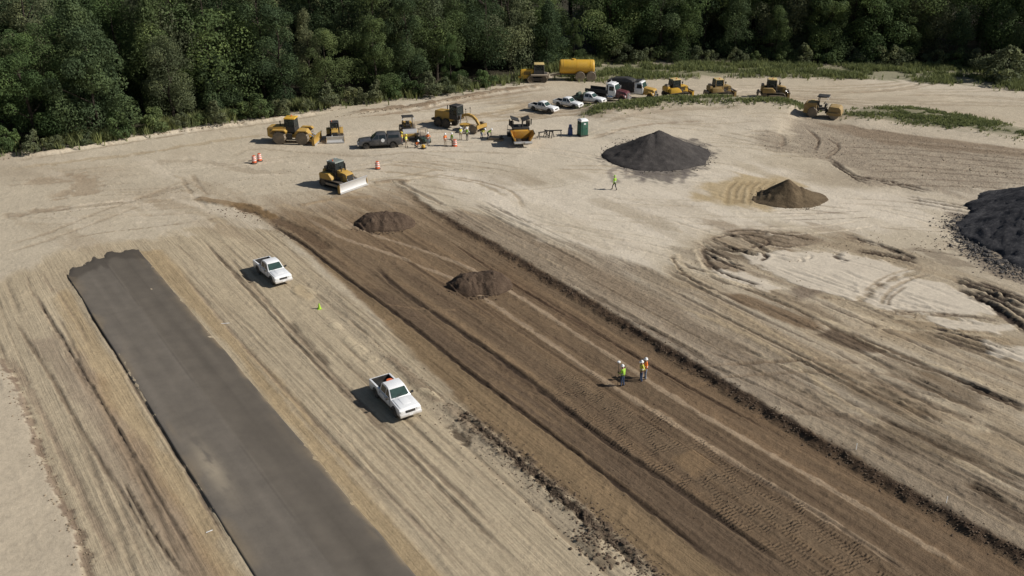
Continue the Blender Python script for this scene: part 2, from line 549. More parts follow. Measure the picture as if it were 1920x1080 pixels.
def arcs(n, seed, box, cols, wr=(.25, .6), span=(6, 18), ang=None, a=(.25, .6), d=.05):
    rr = random.Random(seed)
    for k in range(n):
        x, y = G(rr.uniform(box[0], box[2]), rr.uniform(box[1], box[3]))
        t = rr.uniform(*ang) if ang else rr.uniform(0, math.pi)
        L = rr.uniform(*span); cv = rr.uniform(-.05, .05)
        base = []
        for s in range(5):
            base.append((x, y)); x += math.cos(t) * L / 4; y += math.sin(t) * L / 4; t += cv * L / 4
        w = rr.uniform(*wr); col = rr.choice(cols); al = rr.uniform(*a)
        off = 1.9 if rr.random() < .6 else 0
        for o in ((0, off) if off else (0,)):
            stroke([uv(q[0] - math.sin(t) * o, q[1] + math.cos(t) * o) for q in base], w, col, al, -d, raw=True, lip=d * .4, rag=.45)
arcs(26, 3, (0, 290, 700, 430), [DRAB, srgb(156, 140, 116), srgb(196, 182, 160)], ang=(-.2, .5))
arcs(26, 4, (620, 230, 1150, 330), [DRAB, srgb(150, 132, 108), srgb(194, 180, 157)], ang=(-.5, .4))
arcs(22, 14, (900, 330, 1400, 470), [srgb(160, 145, 122), srgb(198, 184, 162)], ang=(-.9, .2), a=(.15, .4), d=.03)
arcs(22, 15, (1100, 210, 1500, 300), [DRAB, srgb(160, 145, 122), srgb(196, 182, 160)], ang=(-.6, .3))

# --- right side: mixed, rutted ground beyond the cut
patch([(800, 378), (880, 402), (1000, 462), (1200, 580), (1420, 712), (1700, 876), (1960, 1026), (1960, 830), (1700, 740), (1500, 640), (1300, 530), (1100, 470), (960, 420)],
      srgb(134, 119, 99), .8, .6, 1.2, streak=1.0, rough=.9, tex=.5)
patch([(800, 400), (880, 438), (1000, 500), (1200, 622), (1420, 756), (1700, 925), (1960, 1080), (1960, 960), (1700, 830), (1430, 672), (1200, 540), (1000, 440), (880, 396)],
      srgb(124, 108, 89), .7, .9, .9, streak=.8, rough=.9)
patch([(1260, 470), (1400, 430), (1600, 440), (1800, 500), (1960, 560), (1960, 900), (1700, 780), (1400, 640), (1280, 540)], srgb(150, 133, 108), .75, 1.5, 3.0, streak=.9, rough=.8, tex=.4)
patch([(1300, 460), (1400, 430), (1480, 435), (1560, 445), (1450, 480), (1330, 500)], srgb(116, 100, 82), .7, .8, 1.6, streak=.8, rough=.9, tex=.5)
patch([(1420, 490), (1480, 475), (1560, 478), (1650, 490), (1700, 510), (1640, 530), (1600, 560), (1560, 540), (1500, 525)], srgb(186, 173, 152), .9, .5, 1.2, streak=0, rough=.3)
patch([(1630, 560), (1680, 528), (1740, 530), (1800, 560), (1850, 585), (1800, 590), (1640, 578)], srgb(188, 175, 154), .9, .5, 1.0, streak=0, rough=.3)
patch([(1480, 545), (1500, 520), (1550, 530), (1560, 550), (1500, 562)], srgb(112, 98, 84), .8, .5, .8, streak=.6)
patch([(1350, 548), (1400, 552), (1530, 605), (1560, 628), (1500, 612), (1380, 570)], srgb(112, 92, 70), .85, .35, .6)
patch([(1525, 628), (1562, 614), (1600, 628), (1665, 656), (1640, 664), (1580, 652)], srgb(92, 77, 62), .9, .3, .4)
patch([(1625, 676), (1660, 668), (1720, 690), (1830, 745), (1860, 775), (1800, 760), (1700, 715)], srgb(98, 84, 68), .8, .4, .9, tex=.3)
patch([(1640, 590), (1740, 600), (1920, 640), (1920, 690), (1800, 660), (1660, 630)], srgb(146, 128, 102), .6, .8, 1.4)
patch([(1440, 258), (1530, 228), (1640, 238), (1800, 262), (1960, 292), (1960, 345), (1800, 372), (1700, 352), (1610, 336), (1545, 300), (1455, 278)],
      srgb(147, 133, 115), .85, 2.2, 4.5, streak=.2, rough=1.2, tex=.25)
patch([(1540, 232), (1700, 245), (1850, 268), (1960, 284), (1960, 300), (1800, 285), (1650, 268)], srgb(133, 116, 96), .8, .8, 1.5)
patch([(1560, 224), (1640, 226), (1800, 246), (1960, 270), (1960, 284), (1780, 262), (1620, 242)], srgb(184, 171, 150), .85, .5, .8)
for k in range(16):                                      # disked rows of the far field
    t = k / 15
    stroke([(1560 + 60 * t + R.uniform(-30, 60), 258 + 88 * t), (1700 + 40 * t, 264 + 84 * t + R.uniform(-3, 3)), (1960, 290 + 66 * t)], .5,
           srgb(116, 102, 86) if k % 2 else srgb(166, 152, 132), .55, -.07, lip=.05)
for pts, w, c, a, dz in [
    ([(1553, 298), (1580, 318), (1607, 334), (1640, 340)], .8, srgb(66, 56, 47), .9, -.15),
    ([(1600, 333), (1680, 345), (1750, 362)], .7, srgb(74, 62, 52), .85, -.12),
    ([(1690, 370), (1790, 388), (1880, 405)], .9, srgb(96, 82, 68), .7, -.12),
    ([(1510, 240), (1535, 262), (1525, 285)], .6, srgb(112, 97, 82), .7, -.1),
    ([(1545, 255), (1570, 275), (1545, 298)], .6, srgb(112, 97, 82), .7, -.1),
    ([(1455, 252), (1470, 262), (1462, 278)], .6, srgb(130, 114, 96), .6, -.08),
    ([(1573, 438), (1620, 450), (1670, 466), (1722, 488)], .8, srgb(76, 64, 54), .9, -.14),
    ([(1600, 470), (1660, 480), (1725, 494)], .7, srgb(84, 71, 59), .85, -.12),
    ([(1566, 480), (1584, 487)], .7, srgb(80, 68, 57), .8, -.10),
    ([(1345, 436), (1400, 450), (1440, 474)], .55, srgb(82, 70, 58), .85, -.14),
    ([(1310, 455), (1340, 475), (1390, 497)], .6, srgb(74, 62, 52), .85, -.14),
    ([(1330, 446), (1380, 470), (1420, 480)], .5, srgb(92, 78, 64), .8, -.12),
    ([(1390, 436), (1440, 441), (1490, 452)], .5, srgb(100, 86, 70), .7, -.10),
    ([(1780, 520), (1850, 545), (1930, 580)], 1.2, srgb(74, 64, 55), .9, -.14),
    ([(1795, 545), (1850, 570), (1930, 625)], 1.0, srgb(70, 60, 52), .9, -.14),
    ([(1830, 530), (1930, 566)], .8, srgb(80, 68, 58), .85, -.12),
    ([(1735, 610), (1800, 625), (1930, 668)], .6, srgb(74, 64, 56), .9, -.12),
    ([(1735, 618), (1800, 637), (1930, 682)], .5, srgb(82, 70, 60), .85, -.12),
    ([(1740, 628), (1810, 648), (1900, 680)], .5, srgb(88, 76, 64), .8, -.10),
    ([(1300, 465), (1312, 493), (1335, 516), (1420, 542), (1493, 575), (1567, 609), (1650, 653), (1790, 697), (1930, 758)], .45, srgb(186, 169, 141), .8, .05),
    ([(1313, 492), (1340, 522), (1420, 550), (1500, 585), (1570, 620), (1660, 664), (1800, 712), (1930, 770)], .35, srgb(92, 77, 62), .7, -.08),
    ([(1258, 480), (1275, 505), (1300, 525)], .45, srgb(186, 169, 141), .7, .04),
    ([(1230, 556), (1300, 586), (1420, 638), (1500, 690), (1600, 765), (1760, 850), (1930, 920)], .6, srgb(170, 152, 124), .75, .04),
    ([(1330, 560), (1440, 620), (1560, 690), (1700, 760), (1930, 860)], .4, srgb(168, 150, 122), .7, .03),
    ([(1560, 612), (1700, 670), (1930, 768)], .5, srgb(90, 76, 62), .8, -.08),
    ([(1620, 718), (1700, 755), (1772, 795)], .45, srgb(74, 62, 52), .85, -.10),
    ([(1640, 778), (1760, 835), (1930, 915)], .35, srgb(96, 80, 64), .8, -.08),
    ([(1800, 715), (1930, 770)], .9, srgb(84, 71, 58), .85, -.10),
    ([(1500, 728), (1530, 745)], .6, srgb(84, 72, 60), .8, -.08),
    ([(1815, 905), (1850, 920), (1885, 942)], .6, srgb(58, 49, 41), .9, -.10),
    ([(1800, 900), (1860, 935), (1930, 985)], 1.0, srgb(92, 78, 63), .7, -.06),
    ([(1640, 540), (1680, 515), (1720, 500)], .4, srgb(150, 134, 112), .6, -.04),
    ([(1660, 570), (1668, 550), (1700, 528), (1740, 512)], .4, srgb(150, 134, 112), .6, -.04),
    ([(1650, 588), (1800, 592), (1880, 600)], .45, srgb(112, 98, 82), .7, -.10),
]:
    if dz <= -.10 and w >= .6:                           # a bundle of separate wheel marks, not one smear
        for o_ in (-.95, 0, .95):
            j_ = R.uniform(-2, 2)
            stroke([(x_ + R.uniform(-3, 3), y_ + o_ * w * 5 + j_) for x_, y_ in pts], w * R.uniform(.36, .6), c, a * R.uniform(.85, 1.25), dz * .9, rag=.45, lip=-dz * .4, fade=.2, nsc=2.0)
    else:
        stroke(pts, w, c, a, dz, rag=.5, lip=max(0, -dz) * .45, fade=.15)
ruts(vCR + .6, vCR + 7, 5, 85, 40, 9, srgb(88, 75, 62), srgb(158, 141, 116), amin=.25, amax=.65, wmax=.5, d=.06)
ruts(vCR + 7, vCR + 24, 0, 60, 24, 10, srgb(90, 77, 64), srgb(176, 160, 135), amin=.3, amax=.7, wmax=.5, d=.07)
def blots(n, seed, box, col, a=(.3, .7), size=(1.0, 3.0)):
    rr = random.Random(seed)
    for k in range(n):
        cx, cy = rr.uniform(box[0], box[2]), rr.uniform(box[1], box[3])
        m = rr.uniform(*size) * .0255 * (cy + 270)
        pg = []
        for q in range(9):
            t = 2 * math.pi * q / 9; r_ = rr.uniform(.6, 1.3)
            pg.append((cx + m * 1.6 * r_ * math.cos(t) + m * .5 * r_ * math.sin(t), cy + m * .42 * r_ * math.sin(t) + m * .45 * r_ * math.cos(t)))
        patch(pg, col[k % len(col)], rr.uniform(*a), .3, .9, nsc=1.6, tex=.5)
blots(26, 71, (1380, 560, 1900, 860), [srgb(98, 83, 66), srgb(186, 170, 144), srgb(122, 104, 82)])
blots(22, 72, (1300, 420, 1780, 540), [srgb(104, 90, 74), srgb(190, 176, 153), srgb(138, 121, 100)], size=(.8, 2.2))
blots(18, 73, (960, 330, 1500, 460), [srgb(196, 184, 163), srgb(160, 146, 124)], a=(.25, .5), size=(1.5, 4))
blots(16, 74, (0, 320, 620, 450), [srgb(154, 137, 113), srgb(194, 181, 160)], a=(.25, .5), size=(1.5, 4))
for k in range(15):                                      # tight turning loops of the loader
    rr_k = random.Random(400 + k)
    cx_, cy_ = rr_k.uniform(1310, 1500), rr_k.uniform(440, 500)
    rx_ = rr_k.uniform(14, 46); ph_ = rr_k.uniform(-.4, .9)
    pts_ = [(cx_ + rx_ * math.cos(t_) * 1.3 + rx_ * .3 * math.sin(t_), cy_ + rx_ * .34 * math.sin(t_) + rx_ * .25 * math.cos(t_)) for t_ in [ph_ + .5 * q for q in range(6)]]
    stroke(pts_, rr_k.uniform(.3, .5), srgb(84, 71, 59) if k % 3 else srgb(186, 171, 146), rr_k.uniform(.55, .9), -.09 if k % 3 else .03, rag=.5, lip=.05, fade=.1)
arcs(24, 28, (1150, 160, 1950, 200), [srgb(158, 143, 121), srgb(192, 178, 156), srgb(148, 132, 110)], ang=(-.25, .12), a=(.35, .65), span=(14, 40), wr=(.5, 1.4), d=.04)
arcs(16, 29, (700, 185, 1000, 240), [srgb(158, 140, 114), srgb(190, 176, 152), srgb(144, 126, 102)], ang=(.0, .6), a=(.35, .65), span=(10, 26), wr=(.4, 1.1), d=.04)
arcs(14, 18, (1500, 560, 1900, 800), [srgb(96, 82, 67), srgb(182, 166, 140), srgb(120, 103, 84)], ang=(2.0, 3.3), a=(.35, .75), d=.07)
arcs(20, 8, (1420, 380, 1900, 480), [srgb(140, 124, 104), srgb(112, 98, 84), srgb(196, 182, 160)], ang=(-.7, .1))

# hard pale pans scraped clean, with the loops drawn over them
for pg in ([(1400, 480), (1470, 470), (1560, 474), (1650, 486), (1710, 508), (1650, 532), (1600, 560), (1550, 548), (1490, 528), (1430, 505)],
           [(1620, 566), (1660, 536), (1700, 522), (1760, 530), (1820, 558), (1870, 588), (1800, 592), (1650, 580)],
           [(1700, 590), (1800, 598), (1900, 610), (1880, 622), (1760, 612)], [(1840, 640), (1960, 660), (1960, 690), (1860, 668)],
           [(1330, 500), (1400, 512), (1470, 540), (1440, 545), (1360, 525)]):
    patch(pg, srgb(197, 185, 166), .92, .3, .9, nsc=1.2, streak=0, rough=.25)
for pts, w, c, a, dz in [
    ([(1258, 478), (1272, 502), (1300, 526), (1340, 545)], .42, srgb(98, 84, 69), .9, -.08), ([(1268, 474), (1283, 498), (1312, 520)], .40, srgb(188, 172, 146), .9, .03),
    ([(1300, 462), (1312, 492), (1340, 518), (1420, 545)], .42, srgb(190, 174, 148), .95, .04), ([(1316, 462), (1328, 490), (1356, 512), (1430, 536)], .45, srgb(78, 66, 55), .95, -.12),
    ([(1330, 448), (1385, 440), (1430, 446), (1440, 458), (1400, 466)], .40, srgb(76, 64, 54), .95, -.12), ([(1345, 462), (1400, 470), (1438, 480), (1425, 490)], .42, srgb(74, 62, 52), .95, -.12),
    ([(1350, 436), (1400, 432), (1470, 440), (1530, 452)], .38, srgb(86, 73, 60), .9, -.10), ([(1320, 470), (1350, 488), (1395, 500)], .4, srgb(72, 61, 51), .95, -.12),
    ([(1330, 480), (1366, 496), (1400, 508)], .35, srgb(80, 68, 57), .9, -.10), ([(1562, 478), (1578, 486), (1592, 488)], .5, srgb(74, 62, 52), .9, -.10),
    ([(1620, 548), (1650, 524), (1690, 508), (1730, 502)], .35, srgb(156, 141, 120), .8, -.03), ([(1655, 572), (1662, 552), (1690, 530), (1740, 514)], .4, srgb(150, 135, 114), .85, -.04),
    ([(1664, 574), (1672, 556), (1700, 536)], .3, srgb(120, 105, 87), .7, -.05), ([(1640, 584), (1760, 586), (1880, 604)], .35, srgb(112, 98, 82), .85, -.10),
    ([(1820, 545), (1880, 570), (1940, 606)], .7, srgb(66, 57, 49), 1.0, -.14), ([(1790, 540), (1850, 566), (1940, 628)], .6, srgb(70, 60, 52), 1.0, -.14), ([(1850, 540), (1940, 575)], .6, srgb(72, 62, 54), 1.0, -.12),
    ([(1600, 446), (1660, 462), (1720, 486)], .45, srgb(70, 59, 50), 1.0, -.13), ([(1620, 474), (1670, 482), (1722, 494)], .45, srgb(74, 63, 53), 1.0, -.12),
]:
    stroke(pts, w, c, a, dz, rag=.4, lip=max(0, -dz) * .45, fade=.1, nsc=2.0)

# stains round the stockpiles
patch([(1120, 300), (1200, 330), (1255, 345), (1310, 318), (1345, 285), (1300, 262), (1180, 270)], COAL, .75, .7, 2.2, nsc=1.6)
for k in range(9):
    x0 = 1150 + 18 * k + R.uniform(-6, 6)
    stroke([(x0, 312), (x0 + R.uniform(-12, 10), 326), (x0 + R.uniform(-24, 8), 338 + R.uniform(-6, 8))], .8, srgb(104, 96, 90), .55, 0, rag=.6)
patch([(1320, 350), (1380, 330), (1460, 335), (1500, 350), (1440, 390), (1360, 385), (1310, 372)], srgb(166, 144, 104), .75, 1.0, 2.2)
for k in range(6):
    x0 = 1362 + 14 * k
    stroke([(x0 + 22, 338), (x0 + 4, 355), (x0 + R.uniform(-4, 3), 384)], .6, srgb(136, 117, 86), .5, -.05, lip=.02)
patch([(1780, 400), (1830, 390), (1960, 360), (1960, 545), (1870, 520), (1800, 475)], srgb(112, 100, 88), .7, .8, 2.0, rough=1.2)

# --- the cut: brown subgrade, lowered, with a standing face on its right
right_lip = [(742, 343), (775, 362), (800, 383), (860, 418), (950, 468), (1150, 586), (1400, 736), (1650, 882), (1920, 1032), (2150, 1160)]
left_rim = [(362, 377), (440, 392), (520, 428), (595, 490), (690, 577), (785, 672), (868, 758), (1000, 872), (1130, 982), (1245, 1085), (1360, 1190)]
RL = smooth_line(to_uv(right_lip)); LR_ = smooth_line(to_uv(left_rim))
cut_poly = RL + LR_[::-1]
S, sd = inside(None, pts=cut_poly)
rag = (fbm(UU[S] * .9, VV[S] * .9, 61, 3) - .5) * .5
CUTM = np.zeros_like(UU); CUTM[S] = sstep(-.25, .35, sd + rag)
ramp_far = 1 - sstep(78, 99, UU)
CUTM *= 1 - .9 * sstep(84, 102, UU + 14 * (n_str - .5) + 10 * (n_mid - .5))
dR = np.full_like(UU, 99.0); sR = np.zeros_like(UU)
SR = sub(RL, 8)
d_, s_, f_ = line_dist(RL, SR)
rr_ = (fbm(UU[SR] * 1.1, VV[SR] * 1.4, 63, 4) - .5) * .75
dR[SR] = d_ * np.where(s_ > 0, 1, -1) + rr_          # sign fixed below so that inside the cut is negative
vin = uv(*G(1400, 800))
ii, jj = np.searchsorted(UA, vin[0]), np.searchsorted(VA, vin[1])
if dR[ii, jj] > 0: dR[SR] = -dR[SR]
dL = np.full_like(UU, 99.0)
SL = sub(LR_, 8)
d2, s2, f2 = line_dist(LR_, SL)
dL[SL] = d2
depth = .45 * (1 - .40 * sstep(45, 85, UU)) * ramp_far * (.8 + .4 * fbm(UU * .15, VV * .02, 95, 3))
left_slope = sstep(0.0, 3.4, dL)
face = 1 - sstep(-1.15, .05, dR)
ZZ += -depth * CUTM * np.minimum(left_slope, 1) * face
lay(CUTM * .96, BROWN)
ndk = sstep(.40, .68, n_str)
lay(CUTM * ndk * .4 * (.35 + .65 * ramp_far), DKBROWN)
lay(CUTM * sstep(.48, .72, fbm(UU * .03, VV * .8, 72, 4)) * .35, ORANGE)
STREAK[:] = np.maximum(STREAK, CUTM * .75)
ROUGH += (.7 - ROUGH) * CUTM
FADE = (1 - ramp_far) * CUTM
lay(np.clip(FADE * .75 + .25 * CUTM * (1 - sstep(60, 80, -UU + 140)), 0, 1) * (.5 + .5 * n_mid), srgb(146, 126, 100))
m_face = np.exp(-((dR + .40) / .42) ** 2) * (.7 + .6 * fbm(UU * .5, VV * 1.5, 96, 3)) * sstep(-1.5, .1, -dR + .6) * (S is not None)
lay(np.clip(m_face * ramp_far, 0, 1) * .85, srgb(70, 56, 45))  # shade of the face turned from the sun, darkened into the soil colour
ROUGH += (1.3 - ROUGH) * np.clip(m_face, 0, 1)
def cpatch(px, *a, **k): patch(px, *a, z=ZC, **k)
def cstroke(px, *a, **k): stroke(px, *a, z=ZC, **k)
cpatch([(520, 440), (600, 500), (690, 590), (785, 685), (880, 780), (1010, 895), (1140, 1005), (1250, 1105), (1390, 1105), (1277, 1017), (1080, 862), (890, 717), (760, 612), (640, 520)], srgb(132, 112, 85), .75, .5, .9)
cpatch([(950, 800), (1040, 880), (1180, 1000), (1250, 1060), (1290, 1060), (1180, 960), (1050, 850)], srgb(140, 117, 88), .4, .6, .9)
cpatch([(640, 530), (720, 560), (983, 718), (1280, 938), (1490, 1090), (1375, 1090), (1277, 1017), (1080, 862), (890, 717)], srgb(98, 82, 66), .75, .3, .6)
cpatch([(950, 500), (1060, 570), (1300, 715), (1600, 890), (1900, 1060), (1960, 1110), (1850, 1060), (1500, 860), (1250, 715), (1050, 600), (940, 530)], srgb(111, 91, 70), .55, .8, 1.4)
cpatch([(1130, 640), (1290, 740), (1460, 830), (1620, 930), (1560, 910), (1400, 820), (1250, 730)], srgb(128, 106, 82), .35, .6, 1.2)
cpatch([(560, 420), (700, 420), (880, 500), (1000, 580), (1100, 660), (960, 610), (820, 540), (680, 480)], srgb(122, 102, 79), .5, .8, 1.5)
ruts(vCL + 1, vCR - 1.2, 8, 90, 80, 12, srgb(86, 70, 55), srgb(134, 112, 86), amin=.15, amax=.5, d=.03, wmax=.6)
for pts, w, c, a, dz in [
    ([(500, 425), (570, 468), (640, 523), (760, 612), (890, 717), (1080, 862), (1277, 1017), (1370, 1090)], .38, srgb(58, 47, 38), .9, -.11),
    ([(700, 505), (750, 553), (860, 630), (983, 718), (1130, 835), (1280, 938), (1490, 1090)], .42, srgb(60, 49, 40), .85, -.11),
    ([(430, 392), (490, 408), (560, 440), (620, 480)], 1.5, srgb(98, 80, 62), .8, -.10),
    ([(365, 380), (410, 388), (470, 398), (520, 420)], 1.3, srgb(122, 98, 66), .7, .16),
    ([(840, 455), (973, 543), (1140, 640), (1280, 722), (1450, 815)], .26, srgb(72, 56, 44), .8, -.06),
    ([(560, 405), (600, 432), (640, 455), (720, 482), (840, 523), (913, 566), (1030, 645), (1133, 716), (1280, 808), (1493, 942), (1740, 1098)], .50, TRACK, 1.2, .02),
    ([(610, 400), (650, 425), (690, 443), (780, 470), (873, 504), (957, 550), (1080, 628), (1187, 696), (1280, 758), (1560, 922), (1850, 1096)], .50, TRACK, 1.2, .02),
    ([(640, 385), (700, 410), (730, 425)], .6, TRACK, .6, .0),
    ([(1340, 850), (1420, 900), (1560, 985), (1700, 1075)], .3, srgb(60, 48, 39), .6, -.05),
    ([(1190, 790), (1230, 815), (1300, 850), (1352, 880)], .3, srgb(62, 50, 41), .6, -.05),
    ([(745, 348), (790, 372), (830, 392)], .6, srgb(108, 91, 72), .6, -.08),
    ([(700, 352), (740, 346), (770, 350)], .9, srgb(122, 102, 78), .6, .10),
    ([(520, 392), (600, 412), (660, 440)], .9, srgb(160, 142, 116), .7, .0), ([(600, 375), (660, 395), (720, 415)], .8, srgb(156, 138, 112), .6, .0),
    ([(640, 362), (720, 385), (800, 425), (870, 470)], .5, srgb(140, 121, 97), .6, .0), ([(690, 356), (760, 380), (840, 425)], .4, srgb(146, 127, 102), .5, .0),
    ([(720, 580), (790, 590), (860, 592)], .3, srgb(132, 110, 86), .5, 0),
    ([(560, 395), (640, 380), (700, 378)], .8, srgb(150, 128, 98), .5, .06),
]:
    cstroke(pts, w, c, a, dz, rag=.35, lip=.04 if dz < 0 else 0, fade=.06)
cpatch([(1040, 700), (1110, 705), (1300, 822), (1500, 955), (1720, 1090), (1490, 1090), (1285, 935), (1130, 830), (1030, 760)], None, tread=1.0, feather=.3, rag=.8)
cpatch([(1255, 872), (1310, 850), (1352, 880), (1300, 912)], srgb(128, 106, 80), .75, .2, .2)
S_, sd_ = inside([(1250, 868), (1310, 845), (1358, 880), (1300, 918)], ZC)
TREAD[S_] *= 1 - sstep(-.2, .2, sd_)
# broken windrow along the left rim of the cut
wind = [(868, 775), (940, 835), (1010, 893), (1090, 960), (1160, 1020), (1235, 1090)]
stroke(wind, .9, srgb(96, 82, 67), .75, .13, rag=.9, fade=.12, nsc=2.2)
stroke([(845, 750), (870, 778), (940, 838), (1010, 897), (1090, 964), (1160, 1026), (1230, 1090)], .5, srgb(60, 50, 41), .85, -.10, rag=.8, nsc=2.0)
stroke([(840, 795), (860, 815), (885, 838)], .5, srgb(78, 66, 54), .8, -.10, rag=.9, nsc=2.5)
stroke([(1095, 1000), (1120, 1030), (1150, 1070)], .9, srgb(92, 78, 62), .7, .10, rag=.9, nsc=2.5)
stroke([(720, 660), (780, 715), (850, 770), (900, 830)], .8, srgb(128, 112, 92), .6, .06, rag=.8)
patch([(560, 530), (590, 548), (580, 560), (555, 552)], srgb(176, 157, 126), .7, .3, .8, dz=.08)
for q in [(585, 545), (630, 612), (655, 640), (672, 655), (690, 670), (800, 735), (820, 745)]:
    stroke([(q[0] - 6, q[1] - 4), (q[0] + 7, q[1] + 5)], .5, srgb(186, 170, 142), .8, .06, rag=.9, fade=0)

# --- raised shoulder and its grass, far banks
def ridge(px, w, h, z=0.0):
    pts = smooth_line(to_uv(px, z))
    S = sub(pts, w * 3.2)
    d, s, f = line_dist(pts, S)
    ZZ[S] += h * np.exp(-(d / w) ** 2) * sstep(0, .15, f) * (1 - sstep(.88, 1, f)) * (.8 + .4 * fbm(UU[S] * .2, VV[S] * .2, 91, 2))
ridge_px = [(1075, 218), (1130, 211), (1200, 204), (1290, 200), (1380, 200), (1470, 204), (1530, 210)]
ridge(ridge_px, 4.2, 1.05)
ridge([(1120, 262), (1250, 235), (1400, 226), (1500, 232)], 9, .5)
ridge([(1560, 226), (1680, 216), (1800, 232), (1960, 262)], 4.5, .55)
grass_ridge = [(1090, 212), (1140, 203), (1240, 194), (1380, 191), (1470, 196), (1500, 203), (1440, 205), (1330, 202), (1240, 205), (1160, 213), (1110, 218)]
grass_right = [(1580, 219), (1630, 209), (1713, 205), (1790, 218), (1913, 243), (2050, 266), (2050, 276), (1900, 259), (1780, 241), (1660, 226), (1610, 223)]
grass_strip = [(1040, 148), (1110, 122), (1200, 119), (1500, 122), (1750, 126), (2000, 140), (2000, 178), (1850, 162), (1700, 151), (1500, 144), (1300, 143), (1180, 150), (1110, 152)]
grass_small = [(1440, 203), (1500, 201), (1545, 206), (1500, 209)]
for g in (grass_ridge, grass_right, grass_strip, grass_small):
    patch(g, GREEN, .7, .9, 2.2, streak=0, rough=.6)
edge_px = [(-140, 306), (-60, 296), (0, 288), (150, 274), (280, 250), (420, 228), (560, 210), (640, 197), (760, 184), (900, 166), (985, 152), (1060, 134), (1130, 118), (1300, 116), (1500, 119), (1700, 122), (1800, 126), (1960, 138), (2100, 152)]
EDGE = [G(*q) for q in edge_px]
back = [(EDGE[-1][0] + 60, EDGE[-1][1] + 10), (260, 420), (-60, 460), (-320, 330), (EDGE[0][0] - 80, EDGE[0][1] + 20)]
S, sd = inside(None, pts=[uv(*q) for q in EDGE + back])
m = sstep(-.8, .8, sd + (fbm(UU[S] * .4, VV[S] * .4, 77, 3) - .5) * 1.5)
CC[S] += (FOREST - CC[S]) * m[..., None]
ZZ[S] += m * .35 * fbm(UU[S] * .3, VV[S] * .3, 78, 3)
STREAK[S] *= 1 - m

# fine colour variation and small relief carried by the soil itself
lum = 1 + STREAK * ((n_str - .5) * .50 + (n_str2 - .5) * .28) + (n_fine - .5) * .16 + (n_mid - .5) * .16
CC *= np.clip(lum, .55, 1.5)[..., None]
ZZ += STREAK * (n_str2 - .5) * .06
clod = fbm(XX * 2.6, YY * 2.6, 55, 2)
ZZ += (ROUGH * sstep(.5, .85, clod) * .07)
far = sstep(190, 260, np.hypot(XX, YY))
ZZ *= (1 - far)
lay(far * .9, FOREST)

def ground_z(x, y):
    u, v = uv(x, y)
    i = int(np.clip(np.searchsorted(UA, u) - 1, 0, nu - 2)); j = int(np.clip(np.searchsorted(VA, v) - 1, 0, nv - 2))
    a = (u - UA[i]) / (UA[i + 1] - UA[i]); b = (v - VA[j]) / (VA[j + 1] - VA[j])
    return float((ZZ[i, j] * (1 - a) + ZZ[i + 1, j] * a) * (1 - b) + (ZZ[i, j + 1] * (1 - a) + ZZ[i + 1, j + 1] * a) * b)
def P(px, py):
    """photograph pixel -> point of the modelled ground"""
    z = 0.0
    for _ in range(5):
        x, y = G(px, py, z)
        z = ground_z(x, y)
    return Vector((x, y, z))

idx = np.arange(nu * nv, dtype=np.int32).reshape(nu, nv)
quads = np.stack([idx[:-1, :-1], idx[:-1, 1:], idx[1:, 1:], idx[1:, :-1]], axis=-1).reshape(-1, 4)
gm = bpy.data.meshes.new('ground')
gm.vertices.add(nu * nv)
gm.vertices.foreach_set('co', np.stack([XX, YY, ZZ], axis=-1).astype(np.float32).ravel())
gm.loops.add(quads.size)
gm.loops.foreach_set('vertex_index', quads[:, ::-1].ravel().astype(np.int32))
gm.polygons.add(len(quads))
gm.polygons.foreach_set('loop_start', np.arange(0, quads.size, 4, dtype=np.int32))
gm.polygons.foreach_set('use_smooth', np.ones(len(quads), dtype=bool))
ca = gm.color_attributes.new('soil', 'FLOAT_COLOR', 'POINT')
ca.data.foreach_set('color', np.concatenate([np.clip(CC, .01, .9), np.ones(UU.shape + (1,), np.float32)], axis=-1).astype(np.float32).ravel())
for nm, arr in (('tread', TREAD), ('streak', STREAK), ('clods', ROUGH)):
    at = gm.attributes.new(nm, 'FLOAT', 'POINT')
    at.data.foreach_set('value', arr.astype(np.float32).ravel())
gm.update(calc_edges=True)
gm.validate()

soil, nt, p = new_mat('soil')
geo = N(nt, 'ShaderNodeNewGeometry')
att = N(nt, 'ShaderNodeAttribute', attribute_name='soil')
a_tr = N(nt, 'ShaderNodeAttribute', attribute_name='tread')
a_st = N(nt, 'ShaderNodeAttribute', attribute_name='streak')
a_cl = N(nt, 'ShaderNodeAttribute', attribute_name='clods')
mp = N(nt, 'ShaderNodeMapping')                        # strip axes
mp.inputs['Rotation'].default_value = (0, 0, -TH)
nt.links.new(geo.outputs['Position'], mp.inputs['Vector'])
mp2 = N(nt, 'ShaderNodeMapping')
mp2.inputs['Scale'].default_value = (5.5, .16, 1)
nt.links.new(mp.outputs[0], mp2.inputs['Vector'])
n_s = noise_node(nt, 1.0, 5, .65, mp2.outputs[0])
n_f = noise_node(nt, 3.4, 6, .68, geo.outputs['Position'])
n_g = noise_node(nt, 22.0, 3, .6, geo.outputs['Position'])
c = att.outputs['Color']
rs = ramp(nt, n_s.outputs[0], [(.28, (.80, .795, .79)), (.52, (1, 1, 1)), (.75, (1.13, 1.125, 1.115))])
c = mixc(nt, a_st.outputs['Fac'], c, mixc(nt, 1.0, c, rs.outputs[0], 'MULTIPLY'))
rf = ramp(nt, n_f.outputs[0], [(.3, (.86, .855, .85)), (.52, (1, 1, 1)), (.72, (1.11, 1.11, 1.10))])
c = mixc(nt, 1.0, c, rf.outputs[0], 'MULTIPLY')
rg = ramp(nt, n_g.outputs[0], [(.25, (.82, .82, .82)), (.5, (1, 1, 1)), (.8, (1.10, 1.10, 1.10))])
c = mixc(nt, 1.0, c, rg.outputs[0], 'MULTIPLY')
nt.links.new(c, p.inputs['Base Color'])
p.inputs['Roughness'].default_value = .95
